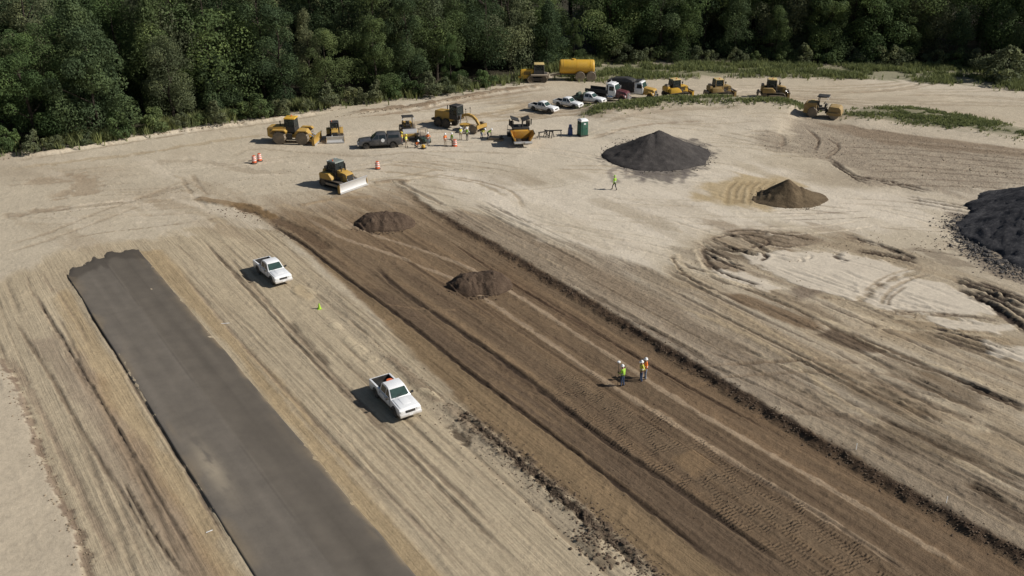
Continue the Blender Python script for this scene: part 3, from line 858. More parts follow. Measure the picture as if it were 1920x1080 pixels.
p.inputs['Specular IOR Level'].default_value = .12
# crawler pad prints: cross bars in staggered lanes
sx = N(nt, 'ShaderNodeSeparateXYZ'); nt.links.new(mp.outputs[0], sx.inputs[0])
ln = N(nt, 'ShaderNodeMath', operation='MULTIPLY'); nt.links.new(sx.outputs[0], ln.inputs[0]); ln.inputs[1].default_value = 1.75
lf = N(nt, 'ShaderNodeMath', operation='FLOOR'); nt.links.new(ln.outputs[0], lf.inputs[0])
ph = N(nt, 'ShaderNodeMath', operation='MULTIPLY'); nt.links.new(lf.outputs[0], ph.inputs[0]); ph.inputs[1].default_value = 2.3
wob = noise_node(nt, .9, 2, .5, geo.outputs['Position'])
yy = N(nt, 'ShaderNodeMath', operation='MULTIPLY_ADD'); nt.links.new(sx.outputs[1], yy.inputs[0]); yy.inputs[1].default_value = 24.0; nt.links.new(ph.outputs[0], yy.inputs[2])
y2 = N(nt, 'ShaderNodeMath', operation='MULTIPLY_ADD'); nt.links.new(wob.outputs[0], y2.inputs[0]); y2.inputs[1].default_value = 11.0; nt.links.new(yy.outputs[0], y2.inputs[2])
sn = N(nt, 'ShaderNodeMath', operation='SINE'); nt.links.new(y2.outputs[0], sn.inputs[0])
tm = N(nt, 'ShaderNodeMath', operation='MULTIPLY'); nt.links.new(sn.outputs[0], tm.inputs[0]); nt.links.new(a_tr.outputs['Fac'], tm.inputs[1])
wob2 = noise_node(nt, 2.6, 3, .6, geo.outputs['Position'])
wm = ramp(nt, wob.outputs[0], [(.42, (.0, .0, .0)), (.62, (1, 1, 1))])
tm2 = N(nt, 'ShaderNodeMath', operation='MULTIPLY'); nt.links.new(tm.outputs[0], tm2.inputs[0]); nt.links.new(wm.outputs[0], tm2.inputs[1])
clm = N(nt, 'ShaderNodeMath', operation='MULTIPLY'); nt.links.new(n_f.outputs[0], clm.inputs[0]); nt.links.new(a_cl.outputs['Fac'], clm.inputs[1])
stm = N(nt, 'ShaderNodeMath', operation='MULTIPLY'); nt.links.new(n_s.outputs[0], stm.inputs[0]); nt.links.new(a_st.outputs['Fac'], stm.inputs[1])
b1 = bump(nt, clm.outputs[0], .9, .16)
b2 = bump(nt, stm.outputs[0], .8, .10, b1)
b3 = bump(nt, n_g.outputs[0], .6, .03, b2)
tm3 = N(nt, 'ShaderNodeMath', operation='MULTIPLY'); nt.links.new(tm2.outputs[0], tm3.inputs[0])
wm2 = ramp(nt, wob2.outputs[0], [(.36, (.05, .05, .05)), (.58, (1, 1, 1))]); nt.links.new(wm2.outputs[0], tm3.inputs[1])
b4 = bump(nt, tm3.outputs[0], 1.0, .05, b3)
nt.links.new(b4, p.inputs['Normal'])
ground = link_mesh('ground', gm, soil)
tag(ground, 'pale sandy earthworks ground with a long brown cut and wheel ruts', 'ground', kind='structure')

# ------------------------------------------------------------------ the paved strip
def build_asphalt():
    uL = uv(*G(120, 515)); uR = uv(*G(262, 465))
    v0, v1 = (v_of(300, 780) + v_of(120, 515) + v_of(480, 1065)) / 3, (v_of(500, 745) + v_of(262, 470) + v_of(760, 1068)) / 3
    nvx = 56
    v0 -= .15
    vs = np.linspace(v0, v1, nvx)
    us = np.concatenate([np.arange(20, 70, .35), np.arange(70, 96, .16)])
    U, V = np.meshgrid(us, vs, indexing='ij')
    # ragged far end, a little farther on the right lane
    t = (vs - v0) / (v1 - v0)
    end = uL[0] + (uR[0] - uL[0]) * t + 1.1 * np.sin(t * math.pi) + 1.5 * (fbm(vs * .9, vs * 0 + 3.3, 5, 3) - .5) + .5 * (vnoise(vs * 3.2, vs * 0, 9) - .5)
    end += .9
    end += np.where(np.abs(t - .5) < .05, -.7, 0) + .8 * (vnoise(vs * 1.9, vs * 0 + 7, 31) - .5)
    U = np.minimum(U, end[None, :])
    edgeL = (fbm(U[:, 0] * .12, U[:, 0] * 0, 12, 2) - .5) * .16; edgeR = (fbm(U[:, -1] * .25, U[:, -1] * 0, 13, 3) - .5) * .18
    V = V + edgeL[:, None] * np.clip(1 - t * 6, 0, 1)[None, :] + edgeR[:, None] * np.clip(1 - (1 - t) * 6, 0, 1)[None, :]
    X = -math.sin(TH) * U + math.cos(TH) * V; Y = math.cos(TH) * U + math.sin(TH) * V
    zb = np.array([[ground_z(X[i, j], Y[i, j]) for j in (0, nvx // 2, nvx - 1)] for i in range(0, len(us), 8)]).mean() * 0
    lane = sstep(.50, .55, t)
    Z = zb + .085 - .02 * lane[None, :] + .02 * (fbm(U * .3, V * .6, 15, 3) - .5) - .03 * sstep(.95, 1.0, t)[None, :] - .03 * (1 - sstep(0, .05, t))[None, :]
    Z = Z - .10 * sstep(-1.6, -.05, U - end[None, :])
    # mat colour: left lane rolled and dusty, right lane darker and fresher, the raw end darkest
    A = srgb(106, 99, 90); Bc = srgb(98, 91, 82); D = srgb(76, 70, 63)
    col = A + (Bc - A) * lane[None, :, None]
    lonstr = fbm(U * .03, V * 1.3, 18, 3)
    col = col * (1 + (lonstr - .5) * .34 + (fbm(U * .5, V * .5, 19, 3) - .5) * .14)[..., None]
    for tv, wd, amt in ((.515, .008, -.22), (.27, .05, .07), (.13, .035, .06), (.40, .035, .06), (.64, .04, .06), (.86, .04, .07), (.76, .012, -.07), (.22, .01, -.06)):
        brk = sstep(.3, .6, fbm(U * .12, V * 0 + tv * 40, 41, 3))
        col = col * (1 + amt * np.exp(-((t[None, :] - tv + .006 * (fbm(U * .2, V * 0 + tv, 43, 2) - .5) * 4) / wd) ** 2) * brk)[..., None]
    for k_ in range(9):                                   # stop marks of the roller, square across one lane
        uu_ = 30 + k_ * 6.3 + 2.5 * math.sin(k_ * 2.1); ln_ = (k_ % 2)
        col = col * (1 - .06 * np.exp(-((U - uu_) / .12) ** 2) * ((t[None, :] > .52) if ln_ else (t[None, :] < .5)))[..., None]
    raw = sstep(-3.4, -2.2, U - end[None, :] + 1.2 * (fbm(U * .5, V * .8, 20, 2) - .5) + 1.6 * (np.abs(t - .25) * 2)[None, :] - 1.5 * lane[None, :])
    col = col + (D - col) * (raw * .75)[..., None]
    du, dv = uv(*G(398, 880))
    dust = np.exp(-(((U - du) / 3.2) ** 2 + ((V - dv) / .55) ** 2)) * sstep(.35, .6, fbm(U * .8, V * 2.2, 23, 3) + .12)
    col = col + (srgb(158, 146, 126) - col) * (dust * .75)[..., None]
    wob_ = fbm(U * .4, V * 1.5, 27, 3)
    tanm = np.clip(np.exp(-t / .05)[None, :] * 1.3 * sstep(.45, .7, wob_) + np.exp(-(1 - t) / .04)[None, :] * 1.2 * sstep(.45, .7, wob_), 0, 1) * .6
    col = col + (srgb(140, 124, 100) - col) * tanm[..., None]
    edge = np.exp(-t / .015)[None, :] * .5 + np.exp(-(1 - t) / .015)[None, :] * .35
    verts = np.stack([X, Y, Z], -1).reshape(-1, 3)
    n0 = len(verts)
    I = np.arange(n0).reshape(len(us), nvx)
    f = np.stack([I[:-1, :-1], I[1:, :-1], I[1:, 1:], I[:-1, 1:]], -1).reshape(-1, 4)[:, ::-1]
    rim = list(I[:, 0]) + list(I[-1, 1:]) + list(I[::-1, -1][1:]) + list(I[0, ::-1][1:-1])
    low = verts[rim].copy()
    cen_v = (v0 + v1) / 2
    low[:, 2] = -.25
    allv = np.concatenate([verts, low])
    fs = f.tolist()
    k = len(rim)
    for q in range(k):
        q2 = (q + 1) % k
        fs.append([rim[q], rim[q2], n0 + q2, n0 + q])
    me = bpy.data.meshes.new('asphalt_road')
    me.from_pydata(allv.tolist(), [], fs)
    ca = me.color_attributes.new('soil', 'FLOAT_COLOR', 'POINT')
    cc = np.concatenate([col.reshape(-1, 3), np.tile(srgb(60, 54, 50), (k, 1))])
    ca.data.foreach_set('color', np.concatenate([cc, np.ones((len(cc), 1))], 1).astype(np.float32).ravel())
    for pl in me.polygons: pl.use_smooth = pl.index < len(f)
    bm = bmesh.new(); bm.from_mesh(me); bmesh.ops.recalc_face_normals(bm, faces=bm.faces); bm.to_mesh(me); bm.free()
    m, nt, p = new_mat('asphalt')
    geo = N(nt, 'ShaderNodeNewGeometry')
    att = N(nt, 'ShaderNodeAttribute', attribute_name='soil')
    n1 = noise_node(nt, 30, 3, .7, geo.outputs['Position']); n2 = noise_node(nt, .7, 5, .6, geo.outputs['Position'])
    r1 = ramp(nt, n1.outputs[0], [(.25, (.8, .8, .8)), (.75, (1.16, 1.16, 1.16))])
    r2 = ramp(nt, n2.outputs[0], [(.3, (.9, .9, .9)), (.7, (1.08, 1.075, 1.06))])
    c = mixc(nt, 1, mixc(nt, 1, att.outputs['Color'], r1.outputs[0], 'MULTIPLY'), r2.outputs[0], 'MULTIPLY')
    nt.links.new(c, p.inputs['Base Color'])
    p.inputs['Roughness'].default_value = .9
    p.inputs['Specular IOR Level'].default_value = .1
    nt.links.new(bump(nt, n1.outputs[0], .5, .012), p.inputs['Normal'])
    o = link_mesh('asphalt_road', me, m)
    tag(o, 'two-lane grey asphalt strip with a ragged unfinished end', 'road', kind='structure')
build_asphalt()

# ------------------------------------------------------------------ stockpiles
def pile_mat(name, c0, c1, c2, sc=1.0, bs=.08):
    m, nt, p = new_mat(name)
    tc = N(nt, 'ShaderNodeTexCoord')
    n1 = noise_node(nt, .9 * sc, 6, .65, tc.outputs['Object']); n2 = noise_node(nt, 7 * sc, 4, .7, tc.outputs['Object'])
    r = ramp(nt, n1.outputs[0], [(.3, c0), (.52, c1), (.72, c2)])
    g = ramp(nt, n2.outputs[0], [(.3, (.7, .7, .7)), (.7, (1.25, 1.25, 1.25))])
    nt.links.new(mixc(nt, 1, r.outputs[0], g.outputs[0], 'MULTIPLY'), p.inputs['Base Color'])
    p.inputs['Roughness'].default_value = .92
    p.inputs['Specular IOR Level'].default_value = .15
    b = bump(nt, n1.outputs[0], .5, bs * 2); b = bump(nt, n2.outputs[0], .9, bs, b)
    nt.links.new(b, p.inputs['Normal'])
    return m
def heap(name, c, cones, rough, mat, label, cat='pile', n=150, lump=.0, seed=1, ragr=.25):
    """cones: (dx, dy, height, radius, sharp) in metres; surface = highest of them, at the angle of repose"""
    R0 = max(math.hypot(q[0], q[1]) + q[3] for q in cones) * 1.12
    rings = 64; seg = n
    vs = [(0, 0)]
    for i in range(1, rings + 1):
        for k in range(seg):
            a = 2 * math.pi * k / seg
            vs.append((R0 * i / rings * math.cos(a), R0 * i / rings * math.sin(a)))
    A = np.array(vs)
    h = np.full(len(A), -9.0)
    for dx, dy, hh, rr, sharp in cones:
        d = np.hypot(A[:, 0] - dx, A[:, 1] - dy)
        ang = np.arctan2(A[:, 1] - dy, A[:, 0] - dx)
        rad = rr * (1 + ragr * (fbm(np.cos(ang) * 1.6 + 5, np.sin(ang) * 1.6 + 5, seed, 3) - .5))
        t = np.clip(d / rad, 0, 1.0 if sharp else 1.3)
        prof = (1 - t) if sharp else np.where(t < 1, np.cos(np.clip(t, 0, 1) * math.pi / 2) ** .8, 1 - t)
        if sharp:
            prof = (1 - t) ** 1.12 - .02 * np.exp(-(t / .05) ** 2) if True else t
            prof = prof + .03 * np.exp(-((t - .9) / .12) ** 2) * (t < .995)
        h = np.maximum(h, hh * prof)
    body = sstep(.0, .35, h)
    nz_ = (fbm(A[:, 0] * .9, A[:, 1] * .9, seed + 3, 3) - .5) * rough + lump * sstep(.55, .8, fbm(A[:, 0] * 2.3, A[:, 1] * 2.3, seed + 4, 2))
    h = np.where(h < 0.03, -.25, h + nz_ * body)
    V = []
    for (x, y), z in zip(vs, h):
        gz = ground_z(c[0] + x, c[1] + y) if z > -.2 else ground_z(c[0] + x, c[1] + y)
        V.append((x, y, gz - c[2] + z - .04))
    F = [(0, 1 + k, 1 + (k + 1) % seg) for k in range(seg)]
    for i in range(rings - 1):
        for k in range(seg):
            a = 1 + i * seg + k; b = 1 + i * seg + (k + 1) % seg
            F.append((a, a + seg, b + seg, b))
    # drop faces that lie wholly under the ground
    keep = [f for f in F if max(h[i] for i in f) > -.2]
    me = bpy.data.meshes.new(name)
    me.from_pydata(V, [], keep)
    bm = bmesh.new(); bm.from_mesh(me)
    bmesh.ops.delete(bm, geom=[v for v in bm.verts if not v.link_faces], context='VERTS')
    bm.to_mesh(me); bm.free()
    for pl in me.polygons: pl.use_smooth = True
    o = link_mesh(name, me, mat)
    o.location = c
    return tag(o, label, cat)
m_black = pile_mat('crushed_black_stone', tuple(srgb(58, 54, 52)), tuple(srgb(70, 66, 63)), tuple(srgb(84, 79, 75)), 1.2, .05)
m_sandp = pile_mat('brown_sand', tuple(srgb(82, 69, 53)), tuple(srgb(95, 81, 62)), tuple(srgb(112, 97, 76)), 1.0, .05)
m_dirtp = pile_mat('dumped_brown_dirt', tuple(srgb(72, 59, 48)), tuple(srgb(88, 73, 60)), tuple(srgb(102, 86, 71)), 1.5, .10)
m_rockp = pile_mat('dark_rock', tuple(srgb(56, 56, 59)), tuple(srgb(74, 73, 75)), tuple(srgb(104, 101, 99)), 3.0, .14)
c = P(1229, 291)
heap('gravel_stockpile', c, [(.3, 0, 3.4, 6.7, True), (-.9, -.4, 3.15, 6.3, True), (-4.5, -1.7, 1.25, 2.3, True), (-2.2, -2.2, 1.9, 4.0, True), (3.4, .8, 1.45, 4.0, True), (1.6, -2.6, 1.7, 3.6, True)], .22, m_black,
     'large black crushed-stone cone pile on the pale sandy yard', seed=4, ragr=.22)
c = P(1478, 372)
heap('sand_stockpile', c, [(-.2, 0, 2.4, 3.4, True), (1.3, -.1, 1.5, 3.0, True), (-1.2, -.9, 1.3, 2.4, True), (-2.4, -.6, .8, 1.9, True), (2.2, .2, .9, 2.5, True)], .20, m_sandp,
     'brown sand pile with a sharp peak on yellowish ground', seed=9, ragr=.3)
c = P(724, 420)
heap('dirt_pile', c, [(-1.1, -.2, 1.25, 2.3, False), (1.0, .1, 1.15, 2.2, False), (0, 0, 1.3, 2.4, False)], .22, m_dirtp,
     'lumpy dark dirt pile farther up the brown cut, nearer the dozer', seed=12, lump=.09)
c = P(899, 537)
heap('dirt_pile', c, [(-1.0, -.15, 1.3, 2.05, False), (1.05, .1, 1.4, 2.0, False), (0, .2, 1.3, 2.0, False)], .22, m_dirtp,
     'lumpy dark dirt pile in the middle of the brown cut, uphill of the surveyors', seed=15, lump=.09)
c = P(1990, 452)
rock_heap = heap('rock_stockpile', c, [(0, 0, 5.4, 9.4, True), (3.5, 5.0, 5.4, 10.5, True), (-.8, -5.0, 3.4, 7.6, True), (0, -8.0, 2.3, 6.8, True), (-3.5, 1.5, 3.2, 6.4, True), (6, -4, 3.5, 8, True)], .48, m_rockp,
     'big dark blue-grey rock stockpile at the right edge of the picture', seed=21, lump=.12, ragr=.45)

PILES = {o.name: o for o in bpy.data.objects if 'pile' in o.name}
# loose stones and clods -------------------------------------------------
def stone_mesh(name, seed, flat=.7):
    rr = random.Random(seed)
    bm = bmesh.new()
    bmesh.ops.create_icosphere(bm, subdivisions=1, radius=1.0)
    for v in bm.verts:
        v.co = Vector((v.co.x * rr.uniform(.72, 1.2), v.co.y * rr.uniform(.72, 1.2), v.co.z * flat * rr.uniform(.7, 1.15)))
    me = bpy.data.meshes.new(name)
    bm.to_mesh(me); bm.free()
    return me
m_clod = pile_mat('dirt_clod', tuple(srgb(86, 72, 60)), tuple(srgb(104, 89, 74)), tuple(srgb(126, 110, 92)), 2.0, .05)
m_rock = pile_mat('loose_rock', tuple(srgb(70, 68, 68)), tuple(srgb(96, 92, 88)), tuple(srgb(130, 122, 112)), 2.0, .05)
clod_meshes = [stone_mesh('clod', 30 + k) for k in range(6)]
rock_meshes = [stone_mesh('rock', 60 + k, .8) for k in range(6)]
for me in clod_meshes: me.materials.append(m_clod)
for me in rock_meshes: me.materials.append(m_rock)
def strew(parent, name, meshes, pts, sizes, rr, base):
    for (x, y, z), s in zip(pts, sizes):
        o = bpy.data.objects.new(name, rr.choice(meshes))
        COL.objects.link(o)
        o.parent = parent
        o.location = (x - base[0], y - base[1], z - base[2] + s * .22)
        o.scale = (s * rr.uniform(.8, 1.3), s * rr.uniform(.8, 1.3), s)
        o.rotation_euler = (rr.uniform(-.4, .4), rr.uniform(-.4, .4), rr.uniform(0, 6.28))
def stuff_stones(name, pts, sizes, rr, mat, parent=None, base=(0, 0, 0), flat=.7):
    proto = [stone_mesh('tmp', 80 + k, flat) for k in range(4)]
    data = []
    for me in proto:
        data.append((np.array([v.co[:] for v in me.vertices]), [tuple(p.vertices) for p in me.polygons]))
        bpy.data.meshes.remove(me)
    V = []; F = []
    for (x, y, z), s in zip(pts, sizes):
        A, fs = rr.choice(data)
        a = rr.uniform(0, 6.28)
        M = np.array([[math.cos(a), -math.sin(a), 0], [math.sin(a), math.cos(a), 0], [0, 0, 1]])
        o = len(V)
        V.extend(((A * s) @ M.T + np.array([x - base[0], y - base[1], z - base[2] + s * .25])).tolist())
        F.extend([tuple(i + o for i in f) for f in fs])
    me = bpy.data.meshes.new(name)
    me.from_pydata(V, [], F)
    return link_mesh(name, me, mat, parent)
rr = random.Random(5)
# broken windrow along the cut: the larger clods one by one, the crumbs as one mass
WL = [P(*q) for q in wind]
def along(line, t):
    k = min(int(t * (len(line) - 1)), len(line) - 2); f = t * (len(line) - 1) - k
    return line[k].lerp(line[k + 1], f)
w0 = along(WL, .5)
root = empty('dirt_windrow', w0)
tag(root, 'broken ridge of dark dirt clods along the left rim of the brown cut', 'dirt ridge')
pts = []; sz = []
for k in range(120):
    q = along(WL, rr.random()); o = rr.gauss(0, .33)
    x, y = q.x + o * math.cos(TH), q.y + o * math.sin(TH)
    pts.append((x, y, ground_z(x, y))); sz.append(rr.uniform(.07, .17))
strew(root, 'clod', clod_meshes, pts, sz, rr, w0)
pts = []; sz = []
for k in range(1100):
    q = along(WL, rr.random()); o = rr.gauss(0, .5)
    x, y = q.x + o * math.cos(TH), q.y + o * math.sin(TH)
    pts.append((x, y, ground_z(x, y))); sz.append(rr.uniform(.025, .07))
tag(stuff_stones('crumbs', pts, sz, rr, m_clod, root, w0), kind='stuff')
# rocks spilled round the dark stockpile
base = rock_heap.location
pts = []; sz = []
for k in range(190):
    a = rr.uniform(2.4, 4.7); d = rr.gauss(9.0, .9) + 2.6 * max(0, math.cos(a - 4.6))
    x, y = base.x + d * math.cos(a), base.y + d * math.sin(a)
    pts.append((x, y, ground_z(x, y))); sz.append(abs(rr.gauss(.13, .06)) + .06)
strew(rock_heap, 'rock', rock_meshes, pts, sz, rr, base)
pts = []; sz = []
for k in range(2600):
    a = rr.uniform(2.3, 4.8); d = 7.9 + abs(rr.gauss(0, 1.6)) + 3.0 * max(0, math.cos(a - 4.6))
    x, y = base.x + d * math.cos(a), base.y + d * math.sin(a)
    pts.append((x, y, ground_z(x, y))); sz.append(rr.uniform(.04, .12))
tag(stuff_stones('rock_scatter', pts, sz, rr, m_rock, rock_heap, base), kind='stuff')
def skirt(o, r0, n, s0, s1, mat, nm):
    pts = []; sz = []
    b_ = o.location
    for k in range(n):
        a = rr.uniform(0, 6.28); d = r0 * (.82 + abs(rr.gauss(0, .14)))
        x, y = b_.x + d * math.cos(a), b_.y + d * math.sin(a)
        pts.append((x, y, ground_z(x, y))); sz.append(rr.uniform(s0, s1))
    tag(stuff_stones(nm, pts, sz, rr, mat, o, b_), kind='stuff')
skirt(PILES['gravel_stockpile'], 6.9, 700, .04, .11, m_black, 'rolled_gravel')
skirt(PILES['sand_stockpile'], 3.7, 260, .03, .08, m_sandp, 'rolled_sand_lumps')
skirt(PILES['dirt_pile'], 2.6, 240, .04, .13, m_dirtp, 'fallen_clods')
skirt(PILES['dirt_pile.001'], 2.5, 240, .04, .13, m_dirtp, 'fallen_clods')
# crumbs of dirt everywhere on the job
pts = []; sz = []
def crumbs(line_px, n, spread, s0, s1, z=0.0):
    L = [P(*q) for q in line_px]
    for _ in range(n):
        q = along(L, rr.random()); o = rr.gauss(0, spread)
        x, y = q.x + o * math.cos(TH), q.y + o * math.sin(TH)
        pts.append((x, y, ground_z(x, y))); sz.append(rr.uniform(s0, s1))
crumbs([(800, 388), (950, 474), (1150, 594), (1400, 746), (1650, 895), (1920, 1050)], 900, .35, .03, .08)
crumbs([(820, 760), (900, 820), (1000, 910), (1120, 1010)], 220, 1.1, .025, .07)
crumbs([(1080, 990), (1110, 1020), (1150, 1070)], 120, .6, .04, .11)
crumbs([(870, 560), (1100, 740), (1400, 960)], 400, 3.0, .025, .055)
crumbs([(665, 430), (725, 440), (775, 420)], 80, .5, .04, .10)
crumbs([(840, 545), (900, 562), (955, 535)], 90, .4, .04, .10)
crumbs([(400, 392), (470, 405), (560, 445)], 90, .6, .04, .09)
tag(stuff_stones('dirt_crumbs', pts, sz, rr, m_clod), 'small dark dirt crumbs strewn along the brown cut and its edges', 'dirt crumbs', kind='stuff')
pts = []; sz = []
crumbs([(0, 680), (70, 836), (112, 936), (172, 1080)], 200, .3, .03, .08)
crumbs([(700, 640), (760, 700), (840, 770)], 70, .6, .03, .07)
crumbs([(1290, 480), (1500, 560), (1900, 760)], 220, 3.5, .03, .07)
crumbs([(1560, 455), (1700, 470), (1800, 460)], 140, 2.8, .03, .08)
crumbs([(1480, 260), (1700, 300), (1900, 330)], 260, 4.5, .04, .10)
crumbs([(640, 218), (783, 201), (940, 172)], 130, 1.0, .05, .14)
crumbs([(0, 300), (267, 258), (467, 231), (633, 206)], 160, .9, .05, .14)
crumbs([(0, 420), (500, 330), (1000, 330)], 200, 9, .03, .08)
m_pale = pile_mat('pale_clod', tuple(srgb(118, 104, 86)), tuple(srgb(142, 127, 106)), tuple(srgb(166, 150, 128)), 2.0, .05)
tag(stuff_stones('pale_crumbs', pts, sz, rr, m_pale), 'small pale soil crumbs scattered over the sandy yard', 'dirt crumbs', kind='stuff')

# ------------------------------------------------------------------ grass and weeds
def leaf_mat(name, base, var, trans=.25, hue=.02):
    m, nt, p = new_mat(name)
    oi = N(nt, 'ShaderNodeObjectInfo')
    at = N(nt, 'ShaderNodeAttribute', attribute_name='tint')
    geo = N(nt, 'ShaderNodeNewGeometry')
    n = noise_node(nt, .5, 3, .6, geo.outputs['Position'])
    c = mixc(nt, oi.outputs['Random'], base, var)
    r = ramp(nt, at.outputs['Fac'], [(0, (.6, .64, .62)), (.5, (1, 1, 1)), (1, (1.5, 1.42, 1.15))])
    c = mixc(nt, 1, c, r.outputs[0], 'MULTIPLY')
    r2 = ramp(nt, n.outputs[0], [(.3, (.85, .87, .85)), (.7, (1.12, 1.1, 1.0))])
    c = mixc(nt, 1, c, r2.outputs[0], 'MULTIPLY')
    nt.links.new(c, p.inputs['Base Color'])
    p.inputs['Roughness'].default_value = .7
    p.inputs['Specular IOR Level'].default_value = .08
    t = N(nt, 'ShaderNodeBsdfTranslucent'); nt.links.new(c, t.inputs[0])
    mx = N(nt, 'ShaderNodeMixShader'); mx.inputs[0].default_value = trans
    nt.links.new(p.outputs[0], mx.inputs[1]); nt.links.new(t.outputs[0], mx.inputs[2])
    nt.links.new(mx.outputs[0], nt.nodes['Material Output'].inputs[0])
    return m
m_grass = leaf_mat('grass_blades', tuple(srgb(120, 127, 88)), tuple(srgb(120, 127, 88)), .3)
def tint_attr(me, vals):
    a = me.attributes.new('tint', 'FLOAT', 'POINT')
    a.data.foreach_set('value', np.asarray(vals, np.float32))
def grass(name, px, n, h0, h1, label, seed):
    rr = random.Random(seed)
    pts = [G(*q) for q in px]
    xs = [p[0] for p in pts]; ys = [p[1] for p in pts]
    V = []; F = []; T = []
    k = 0
    nc = n * 14
    cx_ = np.array([rr.uniform(min(xs), max(xs)) for _ in range(nc)]); cy_ = np.array([rr.uniform(min(ys), max(ys)) for _ in range(nc)])
    okm = np.zeros(nc, bool)
    for i in range(len(pts)):
        a, b = pts[i], pts[(i + 1) % len(pts)]
        if a[1] == b[1]: continue
        okm ^= ((a[1] > cy_) != (b[1] > cy_)) & (cx_ < (b[0] - a[0]) * (cy_ - a[1]) / (b[1] - a[1]) + a[0])
    cx_, cy_ = cx_[okm], cy_[okm]
    cx_ += np.array([rr.gauss(0, .9) for _ in cx_]); cy_ += np.array([rr.gauss(0, 1.1) for _ in cy_])
    dn = fbm(cx_ * .28, cy_ * .4, seed, 3)
    for x, y, dens in zip(cx_.tolist(), cy_.tolist(), dn.tolist()):
        if k >= n: break
        if rr.random() > (dens - .36) * 4.5: continue
        k += 1
        z = ground_z(x, y) - .03
        h = rr.uniform(h0, h1) * (.5 + dens)
        tn = rr.uniform(.15, .9)
        for b in range(5):
            a = rr.uniform(0, 6.28); w = rr.uniform(.025, .06); lean = rr.uniform(.1, .6) * h
            dx, dy = math.cos(a), math.sin(a)
            ox, oy = rr.uniform(-.15, .15), rr.uniform(-.15, .15)
            o = len(V)
            V += [(x + ox - dy * w, y + oy + dx * w, z), (x + ox + dy * w, y + oy - dx * w, z),
                  (x + ox + dx * lean * .45 + dy * w * .8, y + oy + dy * lean * .45 - dx * w * .8, z + h * .6),
                  (x + ox + dx * lean * .45 - dy * w * .8, y + oy + dy * lean * .45 + dx * w * .8, z + h * .6),
                  (x + ox + dx * lean, y + oy + dy * lean, z + h)]
            F += [(o, o + 1, o + 2, o + 3), (o + 3, o + 2, o + 4)]
            T += [tn] * 5
    me = bpy.data.meshes.new(name)
    me.from_pydata(V, [], F)
    tint_attr(me, T)
    o = link_mesh(name, me, m_grass)
    tag(o, label, 'grass', kind='stuff')
grass('tall_grass', grass_strip, 9000, .35, 1.0, 'tall green grass strip between the dirt road and the forest', 1)
grass('weed_ridge', grass_ridge, 2300, .2, .55, 'low green weeds along the ridge in front of the parked trucks', 2)
grass('weed_patch', grass_right, 3200, .12, .42, 'green weed patch on the bank right of the roller', 3)
grass('weed_tuft', grass_small, 240, .15, .4, 'thin strip of weeds left of the roller', 4)
under = [edge_px[2]] + edge_px[3:12]
fringe_px = [(q[0], q[1] + 1) for q in edge_px[1:13]] + [(q[0], q[1] - 9) for q in edge_px[1:13]][::-1]
grass('forest_edge_weeds', fringe_px, 5200, .5, 1.6, 'dark green weeds fringing the foot of the forest', 5)

